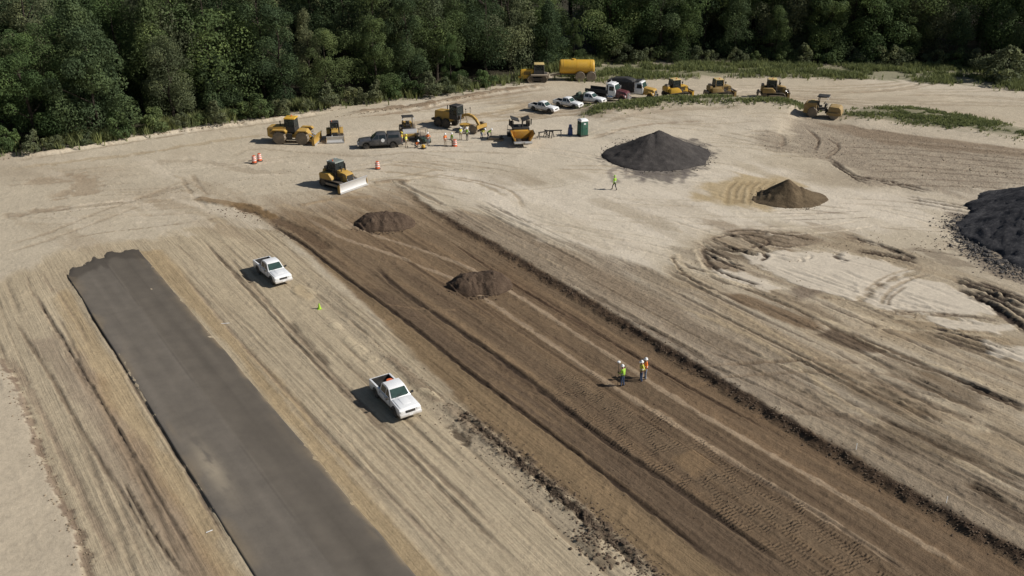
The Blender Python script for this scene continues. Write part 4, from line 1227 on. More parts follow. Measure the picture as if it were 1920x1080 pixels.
# ------------------------------------------------------------------ the forest
m_bark = pile_mat('bark', tuple(srgb(46, 40, 35)), tuple(srgb(62, 55, 48)), tuple(srgb(80, 72, 64)), 3.0, .05)
m_leafs = [leaf_mat('dark_leaves', (.060, .090, .048), (.102, .138, .068), .33),
           leaf_mat('green_leaves', (.088, .134, .056), (.146, .184, .082), .38),
           leaf_mat('olive_leaves', (.118, .142, .082), (.176, .188, .108), .38)]
def crown_mesh(name, seed, shape, n_lobes, leaves, leafsize):
    """unit tree 1 m tall scaled later: here built at real size H; lobes of leaf faces hung round limbs"""
    rr = np.random.default_rng(seed)
    H, Wd, base = shape['H'], shape['W'], shape['base']
    lob = []
    tries = 0
    while len(lob) < n_lobes and tries < 4000:
        tries += 1
        t = rr.uniform(0, 1)
        if shape['kind'] == 'cone':
            env = (1 - t) ** .75 * .95 + .08
        elif shape['kind'] == 'column':
            env = math.sin(math.pi * min(1, t * .85 + .12)) ** .5
        else:
            env = math.sin(math.pi * (t * .84 + .13)) ** .65
        a = rr.uniform(0, 2 * math.pi)
        r = Wd * env * math.sqrt(rr.uniform(.12, 1.0)) * (1 + .25 * math.sin(a * 2 + seed) + .15 * math.sin(a * 3 + seed * 2.1))
        z = base + (H - base) * t
        lr = rr.uniform(.6, 1.35) * Wd * .33 * (1.15 - .45 * t)
        lob.append((r * math.cos(a) * .86, r * math.sin(a) * .86, z, lr))
    V = np.zeros((0, 3)); per = max(12, leaves // len(lob))
    vs = []; tn = []
    for (x, y, z, lr) in lob:
        k = int(per * (lr / (Wd * .33)) ** 1.9) + 8
        d = rr.normal(size=(k, 3)); d /= np.linalg.norm(d, axis=1)[:, None]
        d[:, 2] = np.where(d[:, 2] < -.75, -d[:, 2], d[:, 2])
        rad = lr * (1 - .45 * rr.random(k) ** 2.2)
        sq = np.array([1.0, 1.0, 1.0]) * rr.uniform(.85, 1.15, 3)
        pos = np.array([x, y, z]) + d * rad[:, None] * sq
        nrm = d + rr.normal(size=(k, 3)) * .5
        nrm /= np.linalg.norm(nrm, axis=1)[:, None]
        ref = np.where(np.abs(nrm[:, 2:3]) > .9, np.array([[1.0, 0, 0]]), np.array([[0, 0, 1.0]]))
        t1 = np.cross(nrm, ref); t1 /= np.linalg.norm(t1, axis=1)[:, None]
        t2 = np.cross(nrm, t1)
        rot = rr.uniform(0, 6.28, k)[:, None]
        e1 = t1 * np.cos(rot) + t2 * np.sin(rot); e2 = -t1 * np.sin(rot) + t2 * np.cos(rot)
        s = leafsize * rr.uniform(.6, 1.35, k)[:, None]
        q = np.stack([pos - e1 * s, pos + e2 * s * .55, pos + e1 * s, pos - e2 * s * .55], 1)
        vs.append(q.reshape(-1, 3))
        lt = rr.uniform(.2, .8)
        tn.append(np.repeat(np.clip(lt + rr.normal(size=k) * .12, 0, 1), 4))
    V = np.concatenate(vs); T = np.concatenate(tn)
    nq = len(V) // 4
    me = bpy.data.meshes.new(name)
    me.vertices.add(len(V)); me.vertices.foreach_set('co', V.astype(np.float32).ravel())
    me.loops.add(len(V)); me.loops.foreach_set('vertex_index', np.arange(len(V), dtype=np.int32))
    me.polygons.add(nq); me.polygons.foreach_set('loop_start', np.arange(0, len(V), 4, dtype=np.int32))
    me.update(calc_edges=True)
    tint_attr(me, T)
    return me, lob
def trunk_mesh(name, seed, shape, lob):
    rr = random.Random(seed)
    b = MB()
    H = shape['H']; r0 = H * .017 + .06
    pts = [Vector((0, 0, -.3))]
    for k in range(1, 6):
        pts.append(Vector((rr.uniform(-.02, .02) * H, rr.uniform(-.02, .02) * H, H * .17 * k)))
    for k in range(5):
        b.cyl(pts[k], pts[k + 1], r0 * (1 - .17 * k), r0 * (1 - .17 * (k + 1)), 8, caps=(k == 0))
    for (x, y, z, lr) in rr.sample(lob, min(14, len(lob))):
        zz = max(.12 * H, z - .32 * math.hypot(x, y) - .08 * H)
        k = min(int(zz / (H * .17)), 4)
        o = pts[k].lerp(pts[k + 1], (zz - H * .17 * k) / (H * .17)) if zz < H * .85 else pts[5]
        b.cyl(o, Vector((x * .85, y * .85, z)), r0 * .3, r0 * .08, 5, caps=False)
    return b.mesh(name, 0, 1.0)
variants = []
shapes = [
    dict(kind='round', H=16, W=5.8, base=1.6), dict(kind='round', H=19, W=6.4, base=3.0), dict(kind='round', H=14, W=5.4, base=.8),
    dict(kind='cone', H=15, W=5.2, base=.6), dict(kind='cone', H=18, W=5.0, base=1.0), dict(kind='column', H=17, W=4.4, base=1.0),
    dict(kind='round', H=21, W=7.2, base=4.0), dict(kind='column', H=20, W=5.2, base=2.0), dict(kind='round', H=11, W=4.2, base=.4)]
KINDW = ['broad round', 'tall broad', 'low spreading', 'conical', 'tall conical', 'slender', 'huge', 'tall slender', 'small bushy']
for k, s in enumerate(shapes):
    for mi in ((0, 1) if k % 2 else (1, 2)):
        me, lob = crown_mesh('crown', 100 + k * 3 + mi, s, 34 if s['kind'] == 'round' else 42, 17000, .145)
        me.materials.append(m_leafs[mi if k < 6 else (mi + 2) % 3])
        tm_ = trunk_mesh('trunk', 200 + k * 3 + mi, s, lob)
        tm_.materials.append(m_bark)
        variants.append((k, me, tm_, s))
def bush_mesh(seed):
    s = dict(kind='round', H=2.6, W=1.7, base=.15)
    me, lob = crown_mesh('foliage', seed, s, 22, 2400, .13)
    t = MB()
    rr_ = random.Random(seed)
    for (x, y, z, lr) in rr_.sample(lob, 8):
        t.cyl((0, 0, -.15), (x * .8, y * .8, z), .04, .015, 5, caps=False)
    tm_ = t.mesh('stems', 0, 1.0)
    tm_.materials.append(m_bark)
    return me, tm_
bushes = []
for k in range(4):
    me, tm_ = bush_mesh(300 + k)
    me.materials.append(m_leafs[1 + k % 2])
    bushes.append((me, tm_))

def edge_frame(t):
    """point on the forest edge and the inward direction"""
    L = [0]
    for a, b in zip(EDGE, EDGE[1:]): L.append(L[-1] + math.hypot(b[0] - a[0], b[1] - a[1]))
    s = t * L[-1]
    k = max(i for i in range(len(L) - 1) if L[i] <= s + 1e-9)
    f = (s - L[k]) / (L[k + 1] - L[k])
    a, b = EDGE[k], EDGE[k + 1]
    dx, dy = b[0] - a[0], b[1] - a[1]
    l = math.hypot(dx, dy)
    return Vector((a[0] + dx * f, a[1] + dy * f, 0)), Vector((-dy / l, dx / l, 0)), L[-1]
def project(p):
    d = Vector(p) - Vector((0, 0, CAMH))
    z = d.y * math.cos(PITCH) - d.z * math.sin(PITCH)
    yv = d.y * math.sin(PITCH) + d.z * math.cos(PITCH)
    return CX + FPX * d.x / z, CY - FPX * yv / z
LANDMARKS = [(-300, 60, 'at the left picture edge'), (60, 260, 'left of the asphalt end'), (260, 440, 'up the yard from the asphalt strip'),
             (440, 600, 'behind the yellow wheel dozer'), (600, 700, 'behind the compact dozer'), (700, 820, 'behind the grey pickup'),
             (820, 960, 'behind the motor grader'), (960, 1045, 'behind the yellow tracked tractor'), (1045, 1130, 'behind the yellow water tank'),
             (1130, 1230, 'behind the black dump truck'), (1230, 1310, 'behind the bright yellow dozer'), (1310, 1400, 'behind the middle parked dozer'),
             (1400, 1500, 'behind the rightmost parked dozer'), (1500, 1620, 'beyond the soil roller'), (1620, 1780, 'beyond the right weed patch'),
             (1780, 2400, 'at the right picture edge')]
placed = []
rt = random.Random(77)
LEN = edge_frame(0)[2]
used = {}
SIDE = ['', ', next right', ', third right', ', fourth right', ', fifth right', ', sixth right']
def plant_tree(p, want, hs, front, row=0):
    cand = [v for v in variants if v[0] in want]
    k, cm, tm_, s = rt.choice(cand)
    sc = hs / s['H']
    z = ground_z(p.x, p.y)
    r = empty('forest_tree', (p.x, p.y, z), rt.uniform(0, 6.28))
    r.scale = (sc * rt.uniform(.9, 1.15), sc * rt.uniform(.9, 1.15), sc)
    c_ = bpy.data.objects.new('crown', cm); COL.objects.link(c_); c_.parent = r
    t_ = bpy.data.objects.new('trunk', tm_); COL.objects.link(t_); t_.parent = r
    placed.append((r, k, front, row))
rows = [(3.0, 7.4, (7.5, 15.5), (2, 3, 8, 5, 0), True), (8.5, 7.8, (13, 19.5), (0, 2, 3, 4, 5, 1), False), (15, 8.6, (16, 22), (0, 1, 4, 7, 6), False),
        (22.5, 9.0, (18, 24), (1, 6, 7, 4), False), (30, 9.6, (19, 26), (1, 6, 7), False), (37, 10.0, (20, 26), (1, 6), False), (46, 10.0, (20, 27), (6, 1), False), (57, 10.0, (21, 27), (6, 1), False)]
for off, step, hr, want, front in rows:
    s = rt.uniform(0, step)
    while s < LEN:
        p, nrm, _ = edge_frame(min(s / LEN, .9999))
        q = p + nrm * (off + rt.uniform(-1.2, 1.4))
        q = q + Vector((rt.uniform(-1, 1), rt.uniform(-1, 1), 0))
        h = rt.uniform(*hr)
        px_ = project((q.x, q.y, 0))[0]
        if px_ > 1080: h *= 1.12
        if min(math.hypot(q.x - g_[0], q.y - g_[1]) for g_ in (G(985, 150), G(1007, 153), G(1040, 150), G(1081, 150), G(1110, 150))) < 6.2: px_ = 9999
        if -260 < px_ < 2180:
            plant_tree(q, want, h, front, off)
        s += step * rt.uniform(.75, 1.3)
placed.sort(key=lambda t: project(t[0].location)[0])
for r, k, front, row in placed:
    px_ = project(r.location)[0]
    lm = next(t[2] for t in LANDMARKS if t[0] <= px_ < t[1])
    if front:
        key = (k, lm)
        n_ = used.get(key, 0); used[key] = n_ + 1
        tag(r, f"{KINDW[k]} front-row tree {lm}{SIDE[min(n_, 5)]}", 'tree', 'trees along the forest edge')
    else:
        tag(r, f"{KINDW[k]} {'second-row' if row < 10 else 'third-row' if row < 18 else 'deep'} forest tree {lm}", 'tree', f"forest trees {lm}")
# shrubs along the foot of the forest
ub = {}
bl = []
s = 0.0
while s < LEN:
    p, nrm, _ = edge_frame(min(s / LEN, .9999))
    q = p + nrm * rt.uniform(-.9, .8)
    px_ = project((q.x, q.y, 0))[0]
    if -40 < px_ < 1960 and not (940 < px_ < 1140):
        bl.append(q)
    s += rt.uniform(2.4, 5.2)
for q in sorted(bl, key=lambda q: project(q)[0]):
    me, tm_ = rt.choice(bushes)
    r = empty('shrub', (q.x, q.y, ground_z(q.x, q.y) - .05), rt.uniform(0, 6.28))
    k = rt.uniform(.6, 1.35)
    r.scale = (k * rt.uniform(.9, 1.3), k * rt.uniform(.9, 1.3), k)
    a = bpy.data.objects.new('foliage', me); COL.objects.link(a); a.parent = r
    b = bpy.data.objects.new('stems', tm_); COL.objects.link(b); b.parent = r
    lm = next(t[2] for t in LANDMARKS if t[0] <= project(q)[0] < t[1])
    n_ = ub.get(lm, 0); ub[lm] = n_ + 1
    tag(r, f"low green shrub at the forest foot {lm}{SIDE[min(n_, 5)]}", 'shrub', 'shrubs at the forest foot')
# the large grey-green thicket in the far right corner
me, tm_ = bushes[1]
q = P(1880, 152)
r = empty('thicket', q, .7); r.scale = (3.2, 2.2, 2.1)
a = bpy.data.objects.new('foliage', me); COL.objects.link(a); a.parent = r
b = bpy.data.objects.new('stems', tm_); COL.objects.link(b); b.parent = r
tag(r, 'large rounded grey-green thicket in front of the forest at far right', 'shrub')

# ------------------------------------------------------------------ vehicle materials
M = dict(
    white=body_paint('white_truck_paint', (.80, .80, .79)), greyroof=paint('grey_green_roof_paint', (.17, .20, .18), .5, .3),
    grey=paint('dark_grey_truck_paint', (.055, .058, .065), .25, .16, coat=.5),
    yellow=paint('yellow_machine_paint', (.46, .27, .04), .5, .42),
    ltyellow=paint('faded_yellow_paint', (.56, .42, .16), .55, .40),
    tank=paint('tank_yellow_paint', (.60, .345, .03), .36, .12, scale=.7),
    mud=paint('mud_caked_yellow_paint', (.30, .19, .05), .6, .65),
    orangey=paint('hopper_yellow_paint', (.50, .25, .02), .45, .25),
    black=paint('black_steel', (.022, .022, .022), .5, .10),
    dark=paint('dark_chassis', (.03, .028, .026), .6, .22),
    track=paint('track_steel', (.075, .062, .05), .6, .55, metal=.3),
    steel=paint('bare_steel', (.50, .49, .47), .35, .22, metal=.35),
    bladew=paint('polished_blade_face', (.66, .65, .63), .38, .10, metal=.25),
    dirty=paint('dust_caked_steel', (.28, .23, .17), .8, .6),
    tyre=paint('tyre_rubber', (.025, .025, .025), .85, .30),
    dtyre=paint('dusty_tyre_rubber', (.17, .14, .105), .9, .7),
    rim=paint('wheel_rim', (.45, .45, .45), .35, .2, metal=.6),
    glass=glass_dark('tinted_glass'), gglass=glass_dark('green_tinted_windscreen', (.022, .040, .034), .05),
    clear=glass_clear('cab_glass'),
    lamp=paint('headlamp_lens', (.8, .8, .78), .1, .05), red=paint('tail_lamp', (.35, .02, .02), .2, .1),
    chrome=paint('chrome', (.7, .7, .7), .15, .1, metal=.9),
    maroon=paint('maroon_truck_paint', (.10, .015, .02), .3, .15, coat=.4),
    green=paint('dark_green_paint', (.02, .05, .035), .35, .2), tealg=paint('green_plastic', (.015, .10, .065), .45, .12),
    blue=paint('blue_plastic', (.03, .07, .22), .45, .12), lime=paint('lime_plastic', (.36, .62, .03), .5, .05),
    orange=paint('orange_plastic', (.72, .13, .035), .5, .08), wstripe=paint('white_reflective_band', (.8, .8, .78), .5, .1),
    wplast=paint('white_plastic', (.80, .80, .78), .45, .06), wood=paint('raw_lumber', (.42, .31, .19), .8, .2),
    coal=m_black, tarp=paint('black_tarp', (.018, .018, .018), .6, .08), interior=paint('cab_interior', (.035, .035, .035), .8, .1),
)

def wheel(parent, x, y, r, w, tyre='tyre', rimc='rim', name='wheel', lugs=False):
    """wheel part with its tyre and rim as sub-parts; y is the outer face side"""
    s = 1 if y > 0 else -1
    h = empty(name, (x, y, r)); h.parent = parent
    b = MB()
    b.lathe([(r * .56, -w / 2), (r * .93, -w / 2), (r, -w * .32), (r, w * .32), (r * .93, w / 2), (r * .56, w / 2)], 'Y', n=22)
    if lugs:
        for k in range(14):
            a = 2 * math.pi * k / 14
            for sg in (-1, 1):
                b.box((math.cos(a) * r, sg * w * .22, math.sin(a) * r), (.10, w * .42, .09), ry=-a, rz=0)
    b.build('tyre', M[tyre], h, smooth=.7)
    b = MB()
    b.lathe([(0.0, -w * .46), (r * .16, -w * .46), (r * .18, -w * .38), (r * .5, -w * .30), (r * .58, -w * .44), (r * .58, w * .44), (r * .5, w * .30), (r * .18, w * .38), (r * .16, w * .46), (0.0, w * .46)], 'Y', n=18)
    b.build('rim', M[rimc], h)
    return h

def pickup(label, loc, rz, col='white', topper=False, group=None, k=.85):
    t = empty('pickup_truck', loc, rz)
    t.scale = (k, k, k * 1.04)
    tag(t, label, 'truck', group)
    L, W = 5.85, 1.98
    m = M[col]
    xf, xr = 2.92, -2.92
    def arch(cx, r, z0):
        return [(cx + r * math.cos(a), z0 + max(0, r * math.sin(a))) for a in [math.pi * k / 8 for k in range(9)]]
    fw, rw, wr = 1.86, -1.72, .40
    zb = .46
    # front body: nose, hood sides, doors up to the belt line
    prof = [(xf - .02, zb + .06), (xf, .72), (xf - .05, .98), (2.72, 1.10), (1.30, 1.22), (1.05, 1.20), (-.92, 1.22), (-.92, zb)] + \
           [(fw - .50, zb)] + arch(fw, .50, zb)[::-1][1:-1] + [(fw + .50, zb)]
    MB().prism(prof, -W / 2, W / 2, top_in=.2, zlim=.85).build('body', m, t, bev=.06)
    # hood panel with raised centre
    hd = MB().prism([(2.80, 1.03), (2.70, 1.125), (2.2, 1.20), (1.28, 1.265), (1.15, 1.22), (1.30, 1.17)], -W / 2 + .2, W / 2 - .2).build('hood', m, t, bev=.04)
    MB().box((1.85, 0, 1.225), (.95, .70, .05), ry=.09).build('hood_bulge', m, hd, bev=.02)
    # open cargo bed: two sides, front, tailgate, floor
    bed = MB()
    side = [(-.94, zb), (-.94, 1.24), (xr + .02, 1.24), (xr + .02, zb)] + [(rw - .50, zb)] + arch(rw, .50, zb)[::-1][1:-1] + [(rw + .50, zb)]
    for s in (-1, 1):
        y0, y1 = (W / 2 - .16, W / 2) if s > 0 else (-W / 2, -W / 2 + .16)
        bed.prism(side, y0, y1)
    bed.box((-1.0, 0, .95), (.10, W - .33, .56))
    bed.build('cargo_bed', m, t, bev=.02)
    bl = MB().box((-1.93, 0, .70), (1.90, W - .36, .06)); bl.box((-1.07, 0, .96), (.03, W - .36, .5)); bl.box((xr + .09, 0, .96), (.03, W - .40, .5))
    for s in (-1, 1): bl.box((-1.93, s * (W / 2 - .18), .96), (1.86, .03, .5))
    bl.build('bed_liner', M['black'], t)
    tg = MB().box((xr + .03, 0, .94), (.08, W - .34, .56)).build('tailgate', m, t, bev=.02)
    MB().box((xr - .02, 0, 1.10), (.03, .24, .08)).build('handle', M['black'], tg)
    # cab: pillars and roof, then the panes
    zt, z0 = 1.92, 1.21
    A = dict(fb=(1.18, z0), ft=(.42, zt - .04), rt=(-.78, zt - .05), rb=(-.96, z0))
    yb, yt = W / 2 - .08, W / 2 - .26
    cab = MB()
    cab.prism([(1.18, z0 - .03), (.50, zt - .12), (.34, zt - .03), (-.10, zt + .01), (-.66, zt - .02), (-.82, zt - .12), (-.95, z0 - .03)], -yb, yb, top_in=.255, zlim=z0 - .02)
    cab.build('cab', m, t, bev=.03)
    yy_ = lambda z: yb - .255 * (z - z0 + .02) + .008
    def pane(name, pts, mat=M['glass']):
        return MB().quad(pts, .012).build(name, mat, t)
    zw0, zw1 = z0 + .05, zt - .15
    fx = lambda z: 1.18 + (z - (z0 - .03)) / ((zt - .12) - (z0 - .03)) * (.50 - 1.18) + .012
    pane('windscreen', [(fx(zw0), -yy_(zw0) + .10, zw0), (fx(zw0), yy_(zw0) - .10, zw0), (fx(zw1), yy_(zw1) - .10, zw1), (fx(zw1), -yy_(zw1) + .10, zw1)], M['gglass'])
    bx_ = lambda z: -.95 + (z - (z0 - .03)) / ((zt - .12) - (z0 - .03)) * .13 - .012
    pane('rear_window', [(bx_(zw0), yy_(zw0) - .14, zw0), (bx_(zw0), -yy_(zw0) + .14, zw0), (bx_(zw1), -yy_(zw1) + .14, zw1), (bx_(zw1), yy_(zw1) - .14, zw1)])
    for s in (-1, 1):
        for (xa, xb, xc, xd) in ((.92, .20, .20, .44), (.10, -.74, -.70, .10)):
            pts = [(xa, s * yy_(zw0), zw0), (xb, s * yy_(zw0), zw0), (xc, s * yy_(zw1), zw1), (xd, s * yy_(zw1), zw1)]
            pane('side_window', pts if s < 0 else pts[::-1])
        for (xa, xb) in ((1.02, .16), (.13, -.84)):
            d = MB().box(((xa + xb) / 2, s * (W / 2 + .004), .86), (xa - xb, .016, .60)).build('door', m, t, bev=.006)
            MB().box((xb + .10, s * (W / 2 + .022), 1.05), (.16, .03, .035)).build('handle', M['black'] if col == 'white' else m, d)
        mi = MB().box((.98, s * (W / 2 + .15), 1.30), (.12, .24, .17)).build('mirror', m if col == 'grey' else M['black'], t, bev=.02)
        MB().bar((1.0, s * (W / 2 - .06), 1.24), (.98, s * (W / 2 + .08), 1.28), .05).build('arm', M['black'], mi)
        MB().box((xf - .05, s * .72, .88), (.12, .36, .19)).build('headlight', M['lamp'], t, bev=.02)
        MB().box((xr + .01, s * (W / 2 - .075), .96), (.05, .13, .36)).build('tail_light', M['red'], t, bev=.01)
        for x in (fw, rw):
            wheel(t, x, s * (W / 2 - .16), wr, .27)
    MB().box((xf + .03, 0, .58), (.18, W - .02, .24)).build('front_bumper', M['chrome'] if col == 'grey' else m, t, bev=.04)
    MB().box((xf - .01, 0, .84), (.06, .86, .20)).build('grille', M['black'], t, bev=.01)
    MB().box((xr - .07, 0, .58), (.16, W - .1, .18)).build('rear_bumper', M['chrome'], t, bev=.03)
    for s in (-1, 1):
        MB().box((.05, s * (W / 2 + .012), .56), (2.6, .03, .09)).build('sill_trim', M['black'], t)
        MB().bar((1.16, s * .1 - .35, 1.26), (.98, s * .1 + .12, 1.44), .02).build('wiper', M['black'], t)
        for x in (fw, rw):
            b = MB(); ar = arch(x, .53, zb); ai = arch(x, .46, zb)
            for q in range(8): b.prism([ar[q], ar[q + 1], ai[q + 1], ai[q]], s * (W / 2 + .0) - .02, s * (W / 2 + .0) + .025)
            b.build('arch_trim', M['black'], t)
    MB().cyl((.9, -.85, 1.2), (.8, -.85, 2.0), .012, n=6).build('aerial', M['black'], t)
    MB().box((0, 0, .42), (4.9, 1.1, .16)).build('chassis', M['dark'], t)
    MB().box((xf + .115, 0, .60), (.02, .32, .14)).build('number_plate', M['wplast'], t)
    if topper:
        tp = MB().prism([(-.90, 1.24), (-.96, 1.86), (-1.10, 1.93), (-2.62, 1.90), (-2.86, 1.24)], -yb, yb, top_in=.22, zlim=1.26).build('bed_cap', m, t, bev=.03)
        for s in (-1, 1):
            pts = [(-1.08, s * (yb - .02), 1.36), (-2.55, s * (yb - .02), 1.36), (-2.48, s * (yb - .105), 1.74), (-1.12, s * (yb - .105), 1.74)]
            MB().quad(pts if s < 0 else pts[::-1], .03).build('window', M['glass'], tp)
    return t

def tracks(t, L, gauge, w, r, mat='track', lift=0.0):
    """two crawler tracks: shoe loop with grousers, carrier frame, sprocket, idler, rollers"""
    for s in (-1, 1):
        h = empty('track', (0, s * gauge / 2, 0)); h.parent = t
        def loop(rad):
            pts = []
            for k in range(9):
                a = -math.pi / 2 + math.pi * k / 8
                pts.append((L / 2 - r + rad * math.cos(a), r + lift * .0 + rad * math.sin(a)))
            for k in range(9):
                a = math.pi / 2 + math.pi * k / 8
                pts.append((-L / 2 + r + rad * math.cos(a), r + rad * math.sin(a)))
            return pts
        b = MB()
        o, i = loop(r), loop(r - .09)
        n = len(o)
        for k in range(n):
            k2 = (k + 1) % n
            pr = [o[k], o[k2], i[k2], i[k]]
            b.prism(pr, -w / 2, w / 2)
        m = int(L * 2.2 / .22)
        per = 2 * (L - 2 * r) + 2 * math.pi * r
        for q in range(m):
            d = per * q / m
            if d < L - 2 * r: x, z, a = -L / 2 + r + d, 0.0, 0
            elif d < L - 2 * r + math.pi * r:
                th = (d - (L - 2 * r)) / r - math.pi / 2
                x, z, a = L / 2 - r + r * math.cos(th), r + r * math.sin(th), -th
            elif d < 2 * (L - 2 * r) + math.pi * r: x, z, a = L / 2 - r - (d - (L - 2 * r) - math.pi * r), 2 * r, 0
            else:
                th = (d - 2 * (L - 2 * r) - math.pi * r) / r + math.pi / 2
                x, z, a = -L / 2 + r + r * math.cos(th), r + r * math.sin(th), -th
            if z < .02: z = .02
            b.box((x, 0, z), (.05, w, .09), ry=a)
        b.build('shoe_loop', M[mat], h)
        MB().box((0, 0, r), (L - 2 * r, w * .5, r * .9)).build('track_frame', M['dark'], h, bev=.03)
        MB().lathe([(0, -w * .3), (r * .8, -w * .3), (r * .8, w * .3), (0, w * .3)], 'Y', (-L / 2 + r, 0, r), 14).build('sprocket', M['track'], h)
        MB().lathe([(0, -w * .3), (r * .8, -w * .3), (r * .8, w * .3), (0, w * .3)], 'Y', (L / 2 - r, 0, r), 14).build('idler', M['track'], h)

def cab_box(t, x0, x1, w, z0, z1, frame='black', roofc='ltyellow', taper=.88, name='cab', glass='clear', over=.1):
    """glazed operator cab: four corner posts, sills, panes, roof"""
    h = empty(name, (0, 0, 0)); h.parent = t
    xc = (x0 + x1) / 2; hl = (x1 - x0) / 2
    c0 = [(x0, -w / 2), (x1, -w / 2), (x1, w / 2), (x0, w / 2)]
    c1 = [(xc + (a - xc) * taper, b * taper) for a, b in c0]
    b = MB()
    for (a, q), (d, e) in zip(c0, c1):
        b.bar((a, q, z0), (d, e, z1), .11)
    zs = z0 + (z1 - z0) * .34
    for i in range(4):
        j = (i + 1) % 4
        f = .34
        p, q = [(c0[k][0] + (c1[k][0] - c0[k][0]) * f, c0[k][1] + (c1[k][1] - c0[k][1]) * f) for k in (i, j)]
        b.bar((*p, zs), (*q, zs), .08)
        b.quad([(*c0[i], z0), (*c0[j], z0), (*q, zs), (*p, zs)], .03)
    b.build('cab_frame', M[frame], h)
    for i in range(4):
        j = (i + 1) % 4
        f = .34
        p, q = [(c0[k][0] + (c1[k][0] - c0[k][0]) * f, c0[k][1] + (c1[k][1] - c0[k][1]) * f) for k in (i, j)]
        MB().quad([(*p, zs), (*q, zs), (*c1[j], z1), (*c1[i], z1)], .015).build('window', M[glass], h)
    MB().box((xc, 0, z1 + .06), ((x1 - x0) * taper + over * 2, w * taper + over * 2, .14), top=(.92, .92)).build('cab_roof', M[roofc], h, bev=.03)
    st = MB().box((xc - .1, 0, z0 + .35), (.5, .5, .16)); st.box((xc - .36, 0, z0 + .75), (.14, .5, .75), ry=-.12)
    st.build('seat', M['interior'], h, bev=.04)
    return h
def blade(t, x, w, h, th=.16, mat='bladew', z0=.05, curve=.22, edge='steel', rz=0.0, y=0.0, back='yellow'):
    """curved mouldboard blade: face, cutting edge and back ribs"""
    r = empty('blade', (x, y, z0), rz); r.parent = t
    n = 8
    face = []; bk = []
    for k in range(n + 1):
        f = k / n
        z = h * f
        xx = -curve * math.sin(math.pi * (f * .9 + .05)) + curve * .35 * f
        face.append((xx + th, z)); bk.append((xx, z))
    MB().prism(face + bk[::-1], -w / 2, w / 2).build('mouldboard', M[mat], r)
    MB().box((th - .02, 0, .07), (.07, w + .03, .2), ry=-.15).build('cutting_edge', M[edge], r)
    b = MB()
    b.box((-curve - .04, 0, h * .30), (.16, w * .92, h * .22)); b.box((-curve * .8 - .02, 0, h * .78), (.12, w * .92, h * .14))
    for s in (-1, 1):
        b.prism([(th * .7, 0), (th * .7 - curve * .2, h), (-curve - .05, h * .8), (-curve - .05, 0)], s * w / 2 - .03, s * w / 2 + .03)
    b.build('back_frame', M[back], r)
    return r
